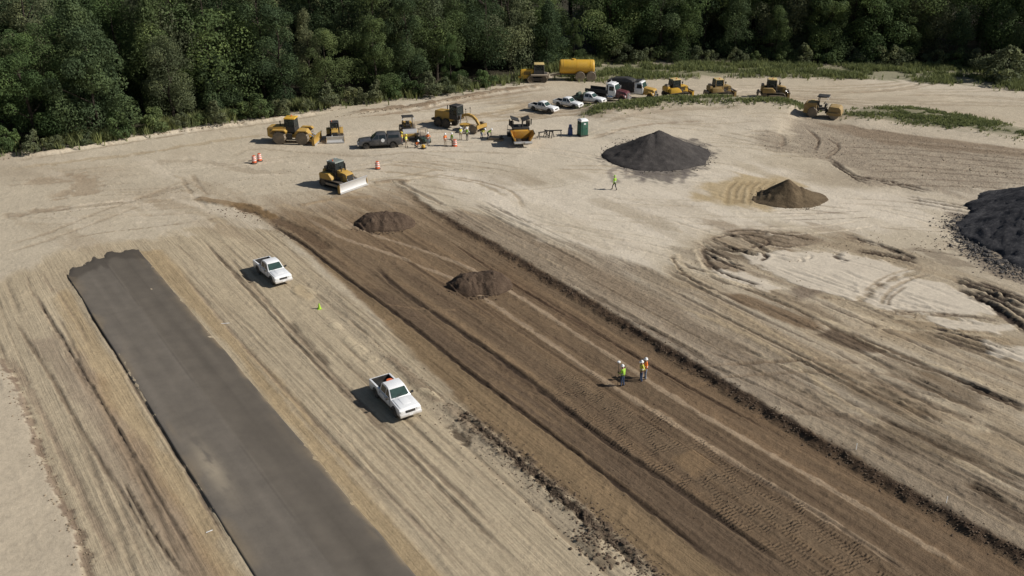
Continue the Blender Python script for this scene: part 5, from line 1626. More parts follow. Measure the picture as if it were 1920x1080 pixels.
def dozer(label, loc, rz, k=1.0, yellow='yellow', roofc='ltyellow', blade_w=4.2, blade_rz=0.0, blade_mat='bladew', ripper=True, group=None, name='crawler_dozer', frame='black', blade_lift=.05):
    t = empty(name, loc, rz)
    t.scale = (k, k, k)
    tag(t, label, 'bulldozer', group)
    tracks(t, 3.7, 2.2, .66, .50)
    MB().box((-.35, 0, 1.0), (2.6, 1.5, .7)).build('hull', M['dark'], t, bev=.04)
    hd = MB().prism([(.25, 1.05), (.25, 2.0), (.4, 2.08), (1.75, 1.88), (1.95, 1.75), (1.95, .85), (1.5, .75)], -.62, .62, top_in=.08, zlim=1.2).build('engine_hood', M[yellow], t, bev=.05)
    for s in (-1, 1):
        g = MB()
        for q in range(5): g.box((.95, s * .63, 1.2 + .13 * q), (.9, .03, .05))
        g.build('side_grille', M['black'], hd)
    MB().box((1.97, 0, 1.32), (.04, .95, .75)).build('radiator_grille', M['black'], t)
    e = MB(); e.cyl((.9, .34, 1.9), (.9, .34, 2.75), .075, .065, 10); e.cyl((.9, .34, 2.75), (.83, .34, 2.87), .065, .06, 10)
    e.build('exhaust_stack', M['black'], t)
    e = MB(); e.cyl((.95, -.34, 1.9), (.95, -.34, 2.35), .06, .06, 10); e.cyl((.95, -.34, 2.35), (.95, -.34, 2.55), .13, .13, 12)
    e.build('air_intake', M['black'], t)
    cab_box(t, -1.05, .42, 1.5, 1.3, 2.95, frame, roofc)
    for s in (-1, 1):
        f = MB().prism([(-1.75, .98), (-1.75, 1.62), (-1.5, 1.75), (-.2, 1.75), (.3, 1.25), (.35, 1.1), (.3, 1.04)], s * 1.1 - .34, s * 1.1 + .34).build('fender', M[yellow], t, bev=.05)
        b = MB(); b.bar((-.6, s * 1.50, .58), (1.0, s * 1.50, .60), .12, .24); b.bar((1.0, s * 1.50, .60), (2.25, s * 1.32, .46), .12, .22)
        b.build('push_arm', M['dirty'] if yellow != 'bright' else M['yellow'], t)
        c_ = MB(); c_.cyl((1.55, s * .45, 1.55), (2.0, s * .5, 1.2), .075, n=10); c_.cyl((2.0, s * .5, 1.2), (2.32, s * .55, .95), .045, n=10)
        c_.build('lift_cylinder', M['chrome'], t)
        MB().box((-.95, s * .62, 3.02), (.12, .22, .14)).build('work_light', M['lamp'], t)
    MB().box((-1.72, 0, 1.5), (.5, 1.4, .85), top=(.85, .95)).build('fuel_tank', M[yellow], t, bev=.06)
    for s in (-1, 1):
        b = MB()
        pth = [(-.9, s * .98, 1.78), (-.9, s * .98, 2.2), (-.1, s * .98, 2.2), (.25, s * .9, 1.75)]
        for q, w_ in zip(pth, pth[1:]): b.cyl(q, w_, .025, n=6)
        b.build('grab_rail', M['black'], t)
        b = MB()
        pth = [(1.2, s * .6, 1.75), (1.55, s * .72, 1.85), (1.95, s * .62, 1.5), (2.15, s * .55, 1.05)]
        for q, w_ in zip(pth, pth[1:]): b.cyl(q, w_, .035, n=6)
        b.build('hydraulic_hose', M['black'], t)
    MB().box((-1.72, 0, 2.05), (.42, .9, .3)).build('air_conditioner', M['dirty'], t, bev=.04)
    MB().cyl((-.3, -.45, 3.05), (-.3, -.45, 3.25), .08, .06, 10).build('beacon', M['orange'], t)
    if ripper:
        b = MB(); b.box((-2.3, 0, .95), (.22, 1.7, .26))
        for s in (-1, 0, 1): b.prism([(-2.25, .95), (-2.5, .95), (-2.55, .45), (-2.35, .15), (-2.28, .5)], s * .7 - .05, s * .7 + .05)
        for s in (-1, 1): b.bar((-1.7, s * .4, 1.05), (-2.25, s * .45, 1.05), .1); b.bar((-1.7, s * .4, .7), (-2.25, s * .45, .8), .1)
        b.build('ripper', M['dirty'], t)
    blade(t, 2.42, blade_w, 1.15, mat=blade_mat, rz=blade_rz, z0=blade_lift, back=yellow)
    return t

def barrel(label, loc, group='orange traffic drums'):
    t = empty('traffic_drum', loc); tag(t, label, 'traffic barrel', group)
    MB().lathe([(.29, .06), (.29, .28), (.275, .30), (.275, .50), (.26, .52), (.26, .74), (.235, .76), (.235, .95), (.10, .99), (0, .99)], 'Z', n=18).build('body', M['orange'], t)
    for z, r in ((.34, .279), (.57, .264), (.80, .24)):
        MB().lathe([(r, z), (r, z + .12)], 'Z', n=18).build('reflective_band', M['wstripe'], t)
    MB().lathe([(.2, 0), (.40, 0), (.40, .05), (.31, .09), (.2, .09)], 'Z', n=18).build('base', M['tyre'], t)
    MB().box((0, 0, 1.02), (.2, .05, .08)).build('handle', M['orange'], t, bev=.01)
    return t

# ------------------------------------------------------------------ the vehicles where they stand
def G3(px, py):
    x, y = G(px, py)
    return Vector((x, y, ground_z(x, y)))
def heading(dx, dy): return math.atan2(dy, dx)
pk1 = pickup('white crew-cab pickup with an orange drum in its bed, nearest the camera', P(741, 757), heading(.54, -.84))
pk2 = pickup('white crew-cab pickup with a black empty bed, up the strip by the green cone', P(512, 519), heading(.60, -.80))
pk3 = pickup('white pickup parked leftmost of the row of trucks on the haul road', P(1019, 209), heading(.82, -.57), k=.80, group='white pickups in the parked row')
pk4 = pickup('white pickup parked second in the row, its bed behind the first one', P(1065, 201), heading(.82, -.57), k=.80, group='white pickups in the parked row')
pk5 = pickup('dark grey pickup with a closed bed cap beside the crew', P(713, 275), heading(-.985, -.17), 'grey', topper=True, k=1.0)
# white oval disc standing in for a sun glint on the grey pickup
MB().lathe([(0, 1.003), (.24, 1.003), (.24, 1.02), (0, 1.02)], 'Y', (-.36, 0, 1.12), 16).build('glint_disc', M['wplast'], pk5)
# orange drum lying in the bed of the near pickup
q = pk1.matrix_basis @ Vector((-1.45, .30, .74))
o = empty('orange_drum', q, .4); o.rotation_euler = (0, 0, .4)
MB().lathe([(0, 0), (.27, 0), (.29, .05), (.29, .55), (.25, .62), (0, .64)], 'Z', n=18).build('body', M['orange'], o)
MB().lathe([(.292, .28), (.292, .36)], 'Z', n=18).build('band', M['wstripe'], o)
tag(o, 'squat orange drum in the bed of the nearest white pickup', 'drum')

dozer('yellow dozer with a wide polished blade, at the head of the brown cut', P(636, 348), heading(.80, -.60), 1.0, roofc='greyroof', blade_w=4.4, ripper=True)
dozer('compact dark-cabbed dozer facing the camera between wheel dozer and grey pickup', P(629, 261), heading(.18, -.98), .80, roofc='black', blade_w=3.0, blade_mat='bladew', ripper=False, name='compact_dozer')
dozer('bright yellow parked dozer, leftmost of three behind the weed ridge', G3(1266, 185), heading(.93, .37), .98, yellow='tank', roofc='ltyellow', blade_w=3.2, blade_mat='dirty', ripper=False, group='dozers parked behind the ridge')
dozer('dusty parked dozer, middle of three behind the weed ridge', G3(1347, 182), heading(.98, .2), .95, yellow='mud', roofc='ltyellow', blade_w=3.2, blade_mat='dirty', group='dozers parked behind the ridge', frame='mud')
dozer('dark dusty parked dozer, rightmost of three behind the weed ridge', G3(1448, 184), heading(.98, -.18), 1.0, yellow='mud', roofc='ltyellow', blade_w=3.2, blade_mat='dirty', group='dozers parked behind the ridge')

# wheel dozer ------------------------------------------------------------
def wheel_dozer(label, loc, rz):
    t = empty('wheel_dozer', loc, rz); tag(t, label, 'wheel dozer')
    for x in (-1.55, 1.65):
        for s in (-1, 1): wheel(t, x, s * 1.15, .88, .66, 'dtyre', 'ltyellow', lugs=True)
    h = MB().prism([(-3.3, .95), (-3.3, 2.05), (-3.15, 2.2), (-1.1, 2.35), (-.75, 2.3), (-.6, 1.2), (-.9, .8), (-2.9, .72)], -.88, .88, top_in=.08, zlim=1.3).build('engine_hood', M['yellow'], t, bev=.07)
    MB().box((-3.33, 0, 1.5), (.08, 1.35, 1.05)).build('rear_grille', M['black'], t, bev=.02)
    for s in (-1, 1):
        g = MB()
        for k in range(5): g.box((-2.4, s * .86, 1.3 + .14 * k), (1.0, .04, .06))
        g.build('side_grille', M['black'], h)
        MB().prism([(-2.65, 1.75), (-2.4, 1.98), (-.75, 1.98), (-.5, 1.75), (-.5, 1.62), (-.75, 1.85), (-2.35, 1.85), (-2.6, 1.62)], s * 1.15 - .35, s * 1.15 + .35).build('rear_fender', M['yellow'], t)
        MB().prism([(.75, 1.7), (1.0, 1.95), (2.3, 1.95), (2.6, 1.7), (2.5, 1.6), (2.25, 1.82), (1.05, 1.82), (.85, 1.6)], s * 1.15 - .32, s * 1.15 + .32).build('front_fender', M['yellow'], t)
        b = MB(); b.bar((.7, s * .95, .85), (3.2, s * 1.0, .50), .18, .30); b.build('push_arm', M['yellow'], t)
        c_ = MB(); c_.cyl((1.8, s * .4, 1.65), (3.1, s * .5, .9), .07, n=10); c_.build('lift_cylinder', M['chrome'], t)
        MB().box((-.2, s * .95, 1.05), (.7, .25, .7)).build('step', M['dark'], t)
    MB().prism([(-.5, .8), (-.5, 1.25), (.3, 1.25), (.9, 1.9), (2.0, 1.85), (2.5, 1.2), (2.5, .75), (1.6, .6)], -.62, .62).build('front_frame', M['yellow'], t, bev=.06)
    MB().cyl((-.05, 0, .7), (-.05, 0, 1.9), .22, n=12).build('articulation_joint', M['dark'], t)
    cab_box(t, -.85, .60, 1.55, 1.55, 3.35, 'black', 'tank', over=.16)
    e = MB(); e.cyl((-1.5, -.45, 2.2), (-1.5, -.45, 3.0), .08, .08, 10); e.build('exhaust_stack', M['black'], t)
    e = MB(); e.cyl((-.1, .3, 3.5), (-.1, .3, 3.68), .09, .07, 10); e.build('beacon', M['orange'], t)
    blade(t, 3.35, 3.5, 1.15, mat='yellow', z0=.05, curve=.2)
    return t
wheel_dozer('yellow articulated wheel dozer facing right near the forest edge', P(551, 266), heading(.995, -.10))

# motor grader -----------------------------------------------------------
def grader(label, loc, rz):
    t = empty('motor_grader', loc, rz); tag(t, label, 'grader')
    for s in (-1, 1):
        for x in (-3.2, -1.75): wheel(t, x, s * 1.02, .68, .42, 'tyre', 'dark', lugs=True)
        wheel(t, 3.35, s * 1.02, .68, .40, 'dtyre', 'dirty', lugs=True)
        MB().box((-2.48, s * .72, .72), (2.1, .22, .36)).build('tandem_case', M['dark'], t, bev=.04)
        c_ = MB(); c_.cyl((.7, s * .45, 2.25), (.75, s * .8, 1.0), .07, n=10); c_.build('lift_cylinder', M['chrome'], t)
    h = MB().prism([(-4.1, 1.0), (-4.1, 2.1), (-3.95, 2.25), (-1.35, 2.4), (-1.2, 2.3), (-1.2, .95), (-3.8, .85)], -.78, .78, top_in=.1, zlim=1.3).build('engine_hood', M['yellow'], t, bev=.06)
    MB().box((-4.13, 0, 1.55), (.06, 1.2, .95)).build('rear_grille', M['black'], t)
    MB().box((-4.4, 0, .9), (.5, 1.7, .28)).build('rear_bumper', M['dark'], t)
    cab_box(t, -1.25, .15, 1.45, 1.35, 3.25, 'black', 'black', .92)
    # gooseneck: arched frame from the cab to the front axle
    g = MB()
    path = [(.1, 1.6), (.9, 2.15), (1.7, 2.3), (2.5, 2.15), (3.1, 1.75), (3.5, 1.2), (3.6, .95)]
    for a, b in zip(path, path[1:]):
        g.bar((a[0], 0, a[1]), (b[0], 0, b[1]), .30, .36)
    g.build('gooseneck', M['yellow'], t, bev=.0)
    b = MB(); b.box((3.45, 0, .72), (.3, 1.75, .24)); b.build('front_axle', M['dark'], t)
    b = MB(); b.bar((3.5, 0, .95), (1.0, .45, .75), .14, .16); b.bar((3.5, 0, .95), (1.0, -.45, .75), .14, .16); b.cyl((.95, 0, .62), (.95, 0, .82), .75, n=22)
    b.build('drawbar_circle', M['yellow'], t)
    bl_ = blade(t, .95, 3.7, .62, .06, 'steel', .12, .12, rz=.45, back='dark')
    b = MB(); b.cyl((-2.6, .45, 2.3), (-2.6, .45, 2.95), .07, n=10); b.build('exhaust_stack', M['black'], t)
    b = MB(); b.box((4.05, 0, 1.0), (.16, 2.2, .5)); b.bar((3.6, .3, 1.0), (4.0, .3, 1.0), .1); b.bar((3.6, -.3, 1.0), (4.0, -.3, 1.0), .1)
    b.build('front_push_block', M['yellow'], t)
    for s in (-1, 1):
        b = MB(); b.cyl((1.6, s * .5, 2.3), (1.6, s * .5, 3.1), .03, n=8); b.cyl((1.6, s * .5, 3.1), (1.6, s * .5, 3.2), .1, n=10)
        b.build('antenna_mast', M['black'], t)
    return t
grader('motor grader with a black cab and arched yellow front frame beside the crew', P(862, 241), heading(.80, -.60))

# smooth-drum roller -----------------------------------------------------
def roller(label, loc, rz, k=1.0, drum='steel', canopy='black', body='yellow', hood='yellow', bulky=False):
    t = empty('drum_roller', loc, rz); t.scale = (k * .9, k, k)
    tag(t, label, 'roller')
    MB().lathe([(0, -1.02), (.70, -1.02), (.75, -.98), (.75, .98), (.70, 1.02), (0, 1.02)], 'Y', (1.85, 0, .75), 30).build('drum', M[drum], t)
    f = MB()
    for s in (-1, 1): f.box((1.75, s * 1.16, .78), (2.0, .14, .36))
    f.box((2.82, 0, .82), (.16, 2.46, .38)); f.box((.86, 0, .80), (.20, 2.46, .42))
    f.build('drum_frame', M[body], t, bev=.03)
    if bulky:
        MB().prism([(.95, 1.0), (.95, 1.62), (1.1, 1.75), (2.45, 1.70), (2.75, 1.45), (2.85, 1.0)], -1.08, 1.08).build('water_tank', M['mud'], t, bev=.06)
        MB().prism([(-2.75, .55), (-2.75, 1.75), (-2.5, 1.98), (-1.0, 2.05), (-.85, 1.9), (-.85, .55)], -1.02, 1.02, top_in=.1, zlim=1.2).build('rear_body', M['mud'], t, bev=.08)
        MB().cyl((-1.7, .55, 2.02), (-1.7, .55, 2.1), .28, n=14).build('filler_cap', M['ltyellow'], t)
    for s in (-1, 1): wheel(t, -1.35, s * .92, .72, .52, 'dtyre', 'ltyellow', lugs=True)
    MB().cyl((.55, 0, .55), (.55, 0, 1.15), .2, n=12).build('articulation_joint', M['dark'], t)
    MB().prism([(-2.65, .85), (-2.65, 1.55), (-2.4, 1.75), (-.95, 1.85), (-.8, 1.75), (-.8, .75), (-2.2, .65)], -.72, .72, top_in=.1, zlim=1.2).build('engine_hood', M[hood], t, bev=.07)
    MB().box((-2.67, 0, 1.2), (.05, 1.1, .55)).build('rear_grille', M['black'], t)
    d = MB(); d.box((-.15, 0, 1.12), (1.3, 1.6, .16)); d.build('operator_deck', M['dark'], t, bev=.02)
    s_ = MB(); s_.box((-.45, 0, 1.5), (.5, .55, .15)); s_.box((-.68, 0, 1.85), (.14, .55, .6), ry=-.1); s_.build('seat', M['interior'], t, bev=.03)
    s_ = MB(); s_.box((.32, 0, 1.55), (.25, .7, .7), ry=.15); s_.cyl((.2, 0, 1.95), (.08, 0, 2.02), .2, .2, 14); s_.build('steering_console', M['dark'], t)
    c_ = MB()
    for x in (-.8,):
        for s in (-1, 1): c_.bar((x, s * .72, 1.15), (x + .08, s * .70, 2.85), .10)
    for s in (-1, 1): c_.bar((-.72, s * .70, 2.82), (.5, s * .70, 2.88), .08)
    c_.build('canopy_post', M['black'], t)
    MB().box((-.12, 0, 2.95), (1.75, 1.75, .10), top=(.94, .94), ry=-.03).build('canopy', M[canopy], t, bev=.02)
    for s in (-1, 1):
        MB().box((.62, s * .85, 2.72), (.12, .2, .16)).build('work_light', M['lamp'], t)
    b = MB()
    for s in (-1, 1):
        b.bar((.55, s * .78, 1.15), (.55, s * .78, 1.75), .05)
    b.bar((.55, -.78, 1.75), (.55, .78, 1.75), .05)
    b.build('hand_rail', M['black'], t)
    return t
roller('yellow soil roller with black canopy driving on the pale bank', P(1541, 219), heading(.90, -.43), 1.08, 'dirty', body='mud', hood='mud', bulky=True)
roller('grey-drummed roller facing the camera behind the grey pickup', P(766, 255), heading(.22, -.975), .95, 'steel')

# asphalt paver ----------------------------------------------------------
def paver(label, loc, rz):
    t = empty('asphalt_paver', loc, rz); tag(t, label, 'paver')
    tracks(t, 3.4, 1.9, .38, .42)
    MB().box((-.45, 0, 1.15), (3.2, 2.0, 1.2)).build('tractor_body', M['orangey'], t, bev=.06)
    MB().box((-.7, 0, 1.85), (2.3, 2.35, .2)).build('engine_deck', M['black'], t, bev=.03)
    # hopper: floor, two flared wings, front apron
    hp = empty('hopper', (2.0, 0, .55)); hp.parent = t
    MB().box((0, 0, .05), (1.9, 1.7, .10)).build('floor', M['dark'], hp)
    for s in (-1, 1):
        b = MB()
        a0, a1 = s * .95, s * 1.55
        p = [(-.95, a0, .05), (.95, a0, .05), (1.05, a1, 1.25), (-.95, a1, 1.30)]
        b.quad(p if s > 0 else p[::-1], .07)
        q = [(-.95, a0, .05), (-.95, a1, 1.30), (-.95, a0, 1.30)]
        b.quad(q if s > 0 else q[::-1], .06)
        q = [(.98, a0, .05), (1.05, a1, 1.25), (1.0, a0, .6)]
        b.quad(q[::-1] if s > 0 else q, .06)
        b.build('wing', M['orangey'], hp)
        MB().box((0, s * 1.59, 1.27), (2.05, .10, .12)).build('wing_rim', M['black'], hp)
    MB().box((-.98, 0, .6), (.08, 1.6, 1.1)).build('rear_wall', M['orangey'], hp)
    c_ = MB()
    for s in (-1, 1): c_.box((0, s * .38, .14), (1.85, .5, .08))
    c_.build('conveyor', M['black'], hp)
    b = MB(); b.box((1.12, 0, .15), (.16, 2.5, .3)); b.build('front_bumper', M['steel'], hp, bev=.02)
    for s in (-1, 1): MB().cyl((1.28, s * .7 - .45, .12), (1.28, s * .7 + .45, .12), .12, n=12).build('push_roller', M['steel'], hp)
    # operator platform, folded canopy, consoles
    cn = MB()
    for s in (-1, 1):
        cn.bar((-1.6, s * .95, 1.9), (-1.55, s * .95, 2.85), .08); cn.bar((-.2, s * .95, 1.9), (-.25, s * .95, 2.75), .08)
    cn.build('canopy_post', M['black'], t)
    for s in (-1, 1):
        b = MB(); b.box((-.9, s * .72, 2.95), (1.9, 1.15, .10), rx=s * .32); b.build('canopy_wing', M['black'], t)
        b = MB(); b.box((-.8, s * 1.18, 2.3), (.5, .3, .75)); b.box((-1.15, s * 1.18, 2.25), (.16, .5, .7)); b.build('operator_console', M['dark'], t, bev=.03)
        b = MB(); b.cyl((-.5, s * 1.5, 2.2), (-.35, s * 1.5, 3.0), .08, n=10); b.build('light_mast', M['black'], t)
        b = MB(); b.bar((-.3, s * 1.12, .75), (-2.5, s * 1.12, .65), .14, .3); b.build('tow_arm', M['orangey'], t)
    b = MB(); b.cyl((-.1, .25, 1.9), (-.1, .25, 3.35), .10, n=12); b.build('exhaust_stack', M['black'], t)
    b = MB(); b.box((-2.75, 0, .35), (.8, 3.2, .5)); b.build('screed', M['dark'], t, bev=.04)
    b = MB(); b.box((-2.95, 0, .85), (.5, 3.1, .06)); b.bar((-3.1, -1.5, .9), (-3.1, -1.5, 1.5), .05); b.bar((-3.1, 1.5, .9), (-3.1, 1.5, 1.5), .05); b.bar((-3.1, -1.5, 1.5), (-3.1, 1.5, 1.5), .05)
    b.build('screed_walkway', M['black'], t)
    return t
paver('asphalt paver with an open yellow hopper facing the camera', P(976, 265), heading(.10, -.995))

# tracked tractor and water tank trailer --------------------------------
def tractor(label, loc, rz):
    t = empty('tracked_tractor', loc, rz); tag(t, label, 'tractor')
    tracks(t, 3.4, 2.1, .62, .62, 'dirty')
    h = MB().prism([(.6, 1.2), (.6, 2.15), (.8, 2.25), (2.75, 2.05), (2.95, 1.9), (2.9, .75), (2.4, .6), (1.2, .8)], -.55, .55, top_in=.08, zlim=1.3).build('engine_hood', M['tank'], t, bev=.06)
    MB().box((2.97, 0, 1.4), (.06, .85, .85), ry=.03).build('radiator_grille', M['black'], t)
    MB().box((3.05, 0, .85), (.45, 1.0, .35)).build('front_weight', M['tank'], t, bev=.05)
    for s in (-1, 1):
        g = MB()
        for k in range(4): g.box((1.7, s * .55, 1.35 + .15 * k), (1.2, .03, .07))
        g.build('side_grille', M['black'], h)
        MB().box((-.3, s * 1.05, 1.38), (3.0, .75, .10), top=(.95, .95)).build('fender', M['dirty'], t, bev=.03)
    MB().box((-.4, 0, 1.15), (2.6, 1.3, .75)).build('hull', M['dark'], t, bev=.05)
    cab_box(t, -1.15, .55, 1.55, 1.5, 3.05, 'black', 'ltyellow', .9, over=.14)
    e = MB(); e.cyl((.95, -.42, 2.1), (.95, -.42, 3.1), .08, n=10); e.build('exhaust_stack', M['black'], t)
    MB().box((-1.75, 0, 1.05), (.6, 1.0, .9)).build('rear_hitch', M['dirty'], t, bev=.04)
    return t
def tank_trailer(label, loc, rz):
    t = empty('water_tank_trailer', loc, rz); tag(t, label, 'tank trailer')
    prof = [(0, -3.05), (.75, -3.05), (1.08, -2.97), (1.18, -2.82), (1.2, -2.7), (1.2, 2.7), (1.18, 2.82), (1.08, 2.97), (.75, 3.05), (0, 3.05)]
    MB().lathe(prof, 'X', (0, 0, 2.35), 30).build('tank', M['tank'], t, smooth=.5)
    for x in (-2.3, 0, 2.3):
        MB().lathe([(1.2, -.05), (1.225, -.05), (1.225, .05), (1.2, .05)], 'X', (x, 0, 2.35), 30).build('tank_hoop', M['tank'], t)
    MB().box((0, 0, 1.12), (5.8, .9, .22)).build('chassis', M['dark'], t, bev=.02)
    b = MB(); b.bar((2.9, .35, 1.05), (4.6, 0, .8), .16, .2); b.bar((2.9, -.35, 1.05), (4.6, 0, .8), .16, .2); b.build('drawbar', M['dirty'], t)
    for x in (-.55, -2.45):
        for s in (-1, 1): wheel(t, x, s * 1.05, .85, .6, 'dtyre', 'dirty', lugs=True)
    MB().cyl((.6, 0, 3.5), (.6, 0, 3.68), .35, n=16).build('hatch', M['tank'], t)
    b = MB(); b.box((-3.2, 0, 1.2), (.12, 2.2, .12)); 
    for k in range(5): b.cyl((-3.2, -1 + .5 * k, 1.2), (-3.3, -1 + .5 * k, 1.05), .05, n=8)
    b.build('spray_bar', M['dark'], t)
    b = MB()
    for s in (-1, 1): b.bar((3.08, s * .25, 1.2), (3.08, s * .25, 3.4), .05)
    for k in range(6): b.bar((3.08, -.25, 1.4 + .35 * k), (3.08, .25, 1.4 + .35 * k), .04)
    b.build('ladder', M['dark'], t)
    return t
tractor('yellow tracked farm tractor hitched in front of the water tank', P(1007, 153), heading(-1, -.03))
tank_trailer('long yellow cylindrical water tank trailer on four dusty wheels', P(1081, 150), heading(-1, .02))

# the heavy trucks of the parked row ------------------------------------
def truck_cab(t, x, hood_col, cab_col, k=1.0):
    """conventional truck front: hood, cab, windscreen, grille, bumper, lamps"""
    h = MB().prism([(x + 2.05, .85), (x + 2.1, 1.55), (x + 1.9, 1.72), (x + .35, 1.95), (x + .2, 1.9), (x + .2, .85)], -.85, .85, top_in=.12, zlim=1.2).build('hood', M[hood_col], t, bev=.08)
    MB().box((x + 2.10, 0, 1.2), (.05, 1.0, .62)).build('grille', M['chrome'], t)
    MB().box((x + 2.18, 0, .66), (.2, 2.3, .32)).build('front_bumper', M['chrome'], t, bev=.04)
    c_ = MB().prism([(x - 1.15, .95), (x - 1.15, 2.65), (x - 1.0, 2.78), (x - .1, 2.80), (x + .02, 2.7), (x + .3, 1.85), (x + .3, .95)], -1.08, 1.08, top_in=.1, zlim=1.8).build('cab', M[cab_col], t, bev=.05)
    MB().quad([(x + .31, -.9, 1.95), (x + .31, .9, 1.95), (x + .06, .82, 2.66), (x + .06, -.82, 2.66)], .02).build('windscreen', M['gglass'], t)
    for s in (-1, 1):
        pts = [(x + .2, s * 1.085, 1.85), (x - .75, s * 1.085, 1.85), (x - .72, s * 1.03, 2.5), (x - .02, s * 1.03, 2.5)]
        MB().quad(pts if s < 0 else pts[::-1], .02).build('side_window', M['glass'], t)
        MB().box((x - .3, s * 1.09, 1.4), (.95, .02, .8)).build('door', M[cab_col], t, bev=.005)
        MB().box((x + 1.95, s * .88, 1.12), (.16, .3, .26)).build('headlight', M['lamp'], t, bev=.03)
        MB().prism([(x + .7, .85), (x + .85, 1.25), (x + 1.2, 1.45), (x + 1.7, 1.4), (x + 2.0, 1.1), (x + 2.05, .9), (x + 1.85, .95), (x + 1.6, 1.2), (x + 1.2, 1.2), (x + .95, .95)], s * 1.0 - .2, s * 1.0 + .2).build('fender', M[hood_col], t)
        MB().box((x + .25, s * 1.35, 2.1), (.1, .16, .45)).build('mirror', M['chrome'], t)
        wheel(t, x + 1.4, s * 1.0, .52, .3)
def dump_truck(label, loc, rz):
    t = empty('dump_truck', loc, rz); tag(t, label, 'dump truck')
    truck_cab(t, 1.6, 'yellow', 'white')
    MB().box((-1.0, 0, .82), (5.6, .9, .26)).build('chassis', M['dark'], t)
    for x in (-1.6, -2.95):
        for s in (-1, 1): wheel(t, x, s * .95, .52, .55)
    b = MB()
    for s in (-1, 1):
        b.prism([(.3, 1.15), (.3, 2.75), (-3.9, 2.75), (-4.1, 1.15)], s * 1.2 - .05, s * 1.2 + .05)
        for k in range(6): b.box((-.1 - .7 * k, s * 1.27, 1.95), (.1, .08, 1.5))
    b.box((.3, 0, 1.95), (.1, 2.4, 1.6)); b.box((-1.9, 0, 1.15), (4.3, 2.4, .1)); b.box((-4.0, 0, 1.95), (.1, 2.4, 1.6), ry=-.12)
    b.prism([(.3, 2.7), (1.35, 2.98), (1.35, 3.05), (.3, 2.8)], -1.2, 1.2)
    b.build('dump_body', M['black'], t)
    # tarped load heaped over the rim
    b = MB()
    b.prism([(.2, 2.70), (-.2, 2.98), (-1.2, 3.22), (-2.2, 3.12), (-3.3, 3.02), (-3.85, 2.70)], -1.05, 1.05, top_in=.8, zlim=2.75)
    b.build('tarped_load', M['tarp'], t, bev=.05)
    b = MB(); b.cyl((.42, -.98, 1.3), (.42, -.98, 3.2), .08, n=10); b.build('exhaust_stack', M['chrome'], t)
    for s in (-1, 1): MB().box((.0, s * .9, .95), (.9, .4, .45)).build('fuel_tank', M['chrome'], t, bev=.06)
    return t
def semi_tractor(label, loc, rz):
    t = empty('semi_tractor', loc, rz); tag(t, label, 'truck')
    truck_cab(t, 1.0, 'maroon', 'white')
    MB().box((-1.6, 0, .85), (4.8, .9, .26)).build('chassis', M['dark'], t)
    for x in (-1.7, -3.05):
        for s in (-1, 1): wheel(t, x, s * .95, .52, .55)
    b = MB()
    for s in (-1, 1):
        b.box((-1.9, s * 1.1, 1.55), (3.9, .08, .5))
    b.box((-1.9, 0, 1.3), (3.9, 2.2, .10)); b.box((-.05, 0, 2.0), (.12, 2.2, 1.3))
    b.build('flat_bed', M['black'], t)
    for s in (-1, 1):
        b = MB(); b.cyl((-.25, s * .98, 1.2), (-.25, s * .98, 3.1), .09, n=10); b.build('exhaust_stack', M['chrome'], t)
        b = MB(); b.cyl((.1, s * 1.0, .8), (1.0, s * 1.0, .8), .28, n=14); b.build('fuel_tank', M['chrome'], t)
    MB().box((.2, 0, 2.86), (.9, 1.9, .08)).build('roof_cap', M['white'], t, bev=.03)
    return t
def flatbed(label, loc, rz):
    t = empty('service_truck', loc, rz); tag(t, label, 'truck')
    t.scale = (.84, .84, .88)
    b = pickup('x', (0, 0, 0), 0, 'white')
    # keep only cab and nose of the pickup body, add a dark service deck
    for ch in list(b.children):
        ch.parent = t
        if ch.name.split('.')[0] in ('cargo_bed', 'bed_liner', 'tailgate', 'rear_bumper'):
            for g in list(ch.children): bpy.data.objects.remove(g)
            bpy.data.objects.remove(ch)
    bpy.data.objects.remove(b)
    d = MB(); d.box((-2.15, 0, 1.0), (2.4, 2.2, .14)); d.box((-1.02, 0, 1.5), (.08, 2.1, .9))
    for s in (-1, 1): d.box((-2.15, s * 1.02, .82), (2.2, .12, .3))
    d.build('service_deck', M['green'], t, bev=.02)
    b2 = MB(); b2.box((-1.4, .65, 1.35), (.55, .6, .55)); b2.box((-1.4, -.6, 1.3), (.5, .7, .45)); b2.build('tool_chest', M['dark'], t, bev=.03)
    b2 = MB(); b2.cyl((-2.4, -.6, 1.42), (-2.4, .6, 1.42), .34, n=16); b2.build('fuel_drum', M['green'], t)
    return t
flatbed('white-cabbed service truck with dark deck, third in the parked row', G3(1106, 196), heading(.86, -.51))
semi_tractor('white and maroon heavy truck with chrome stacks, beside the dump truck', G3(1143, 190), heading(.88, -.47))
dump_truck('black-bodied dump truck with yellow nose and tarped load', G3(1187, 184), heading(.90, -.43))

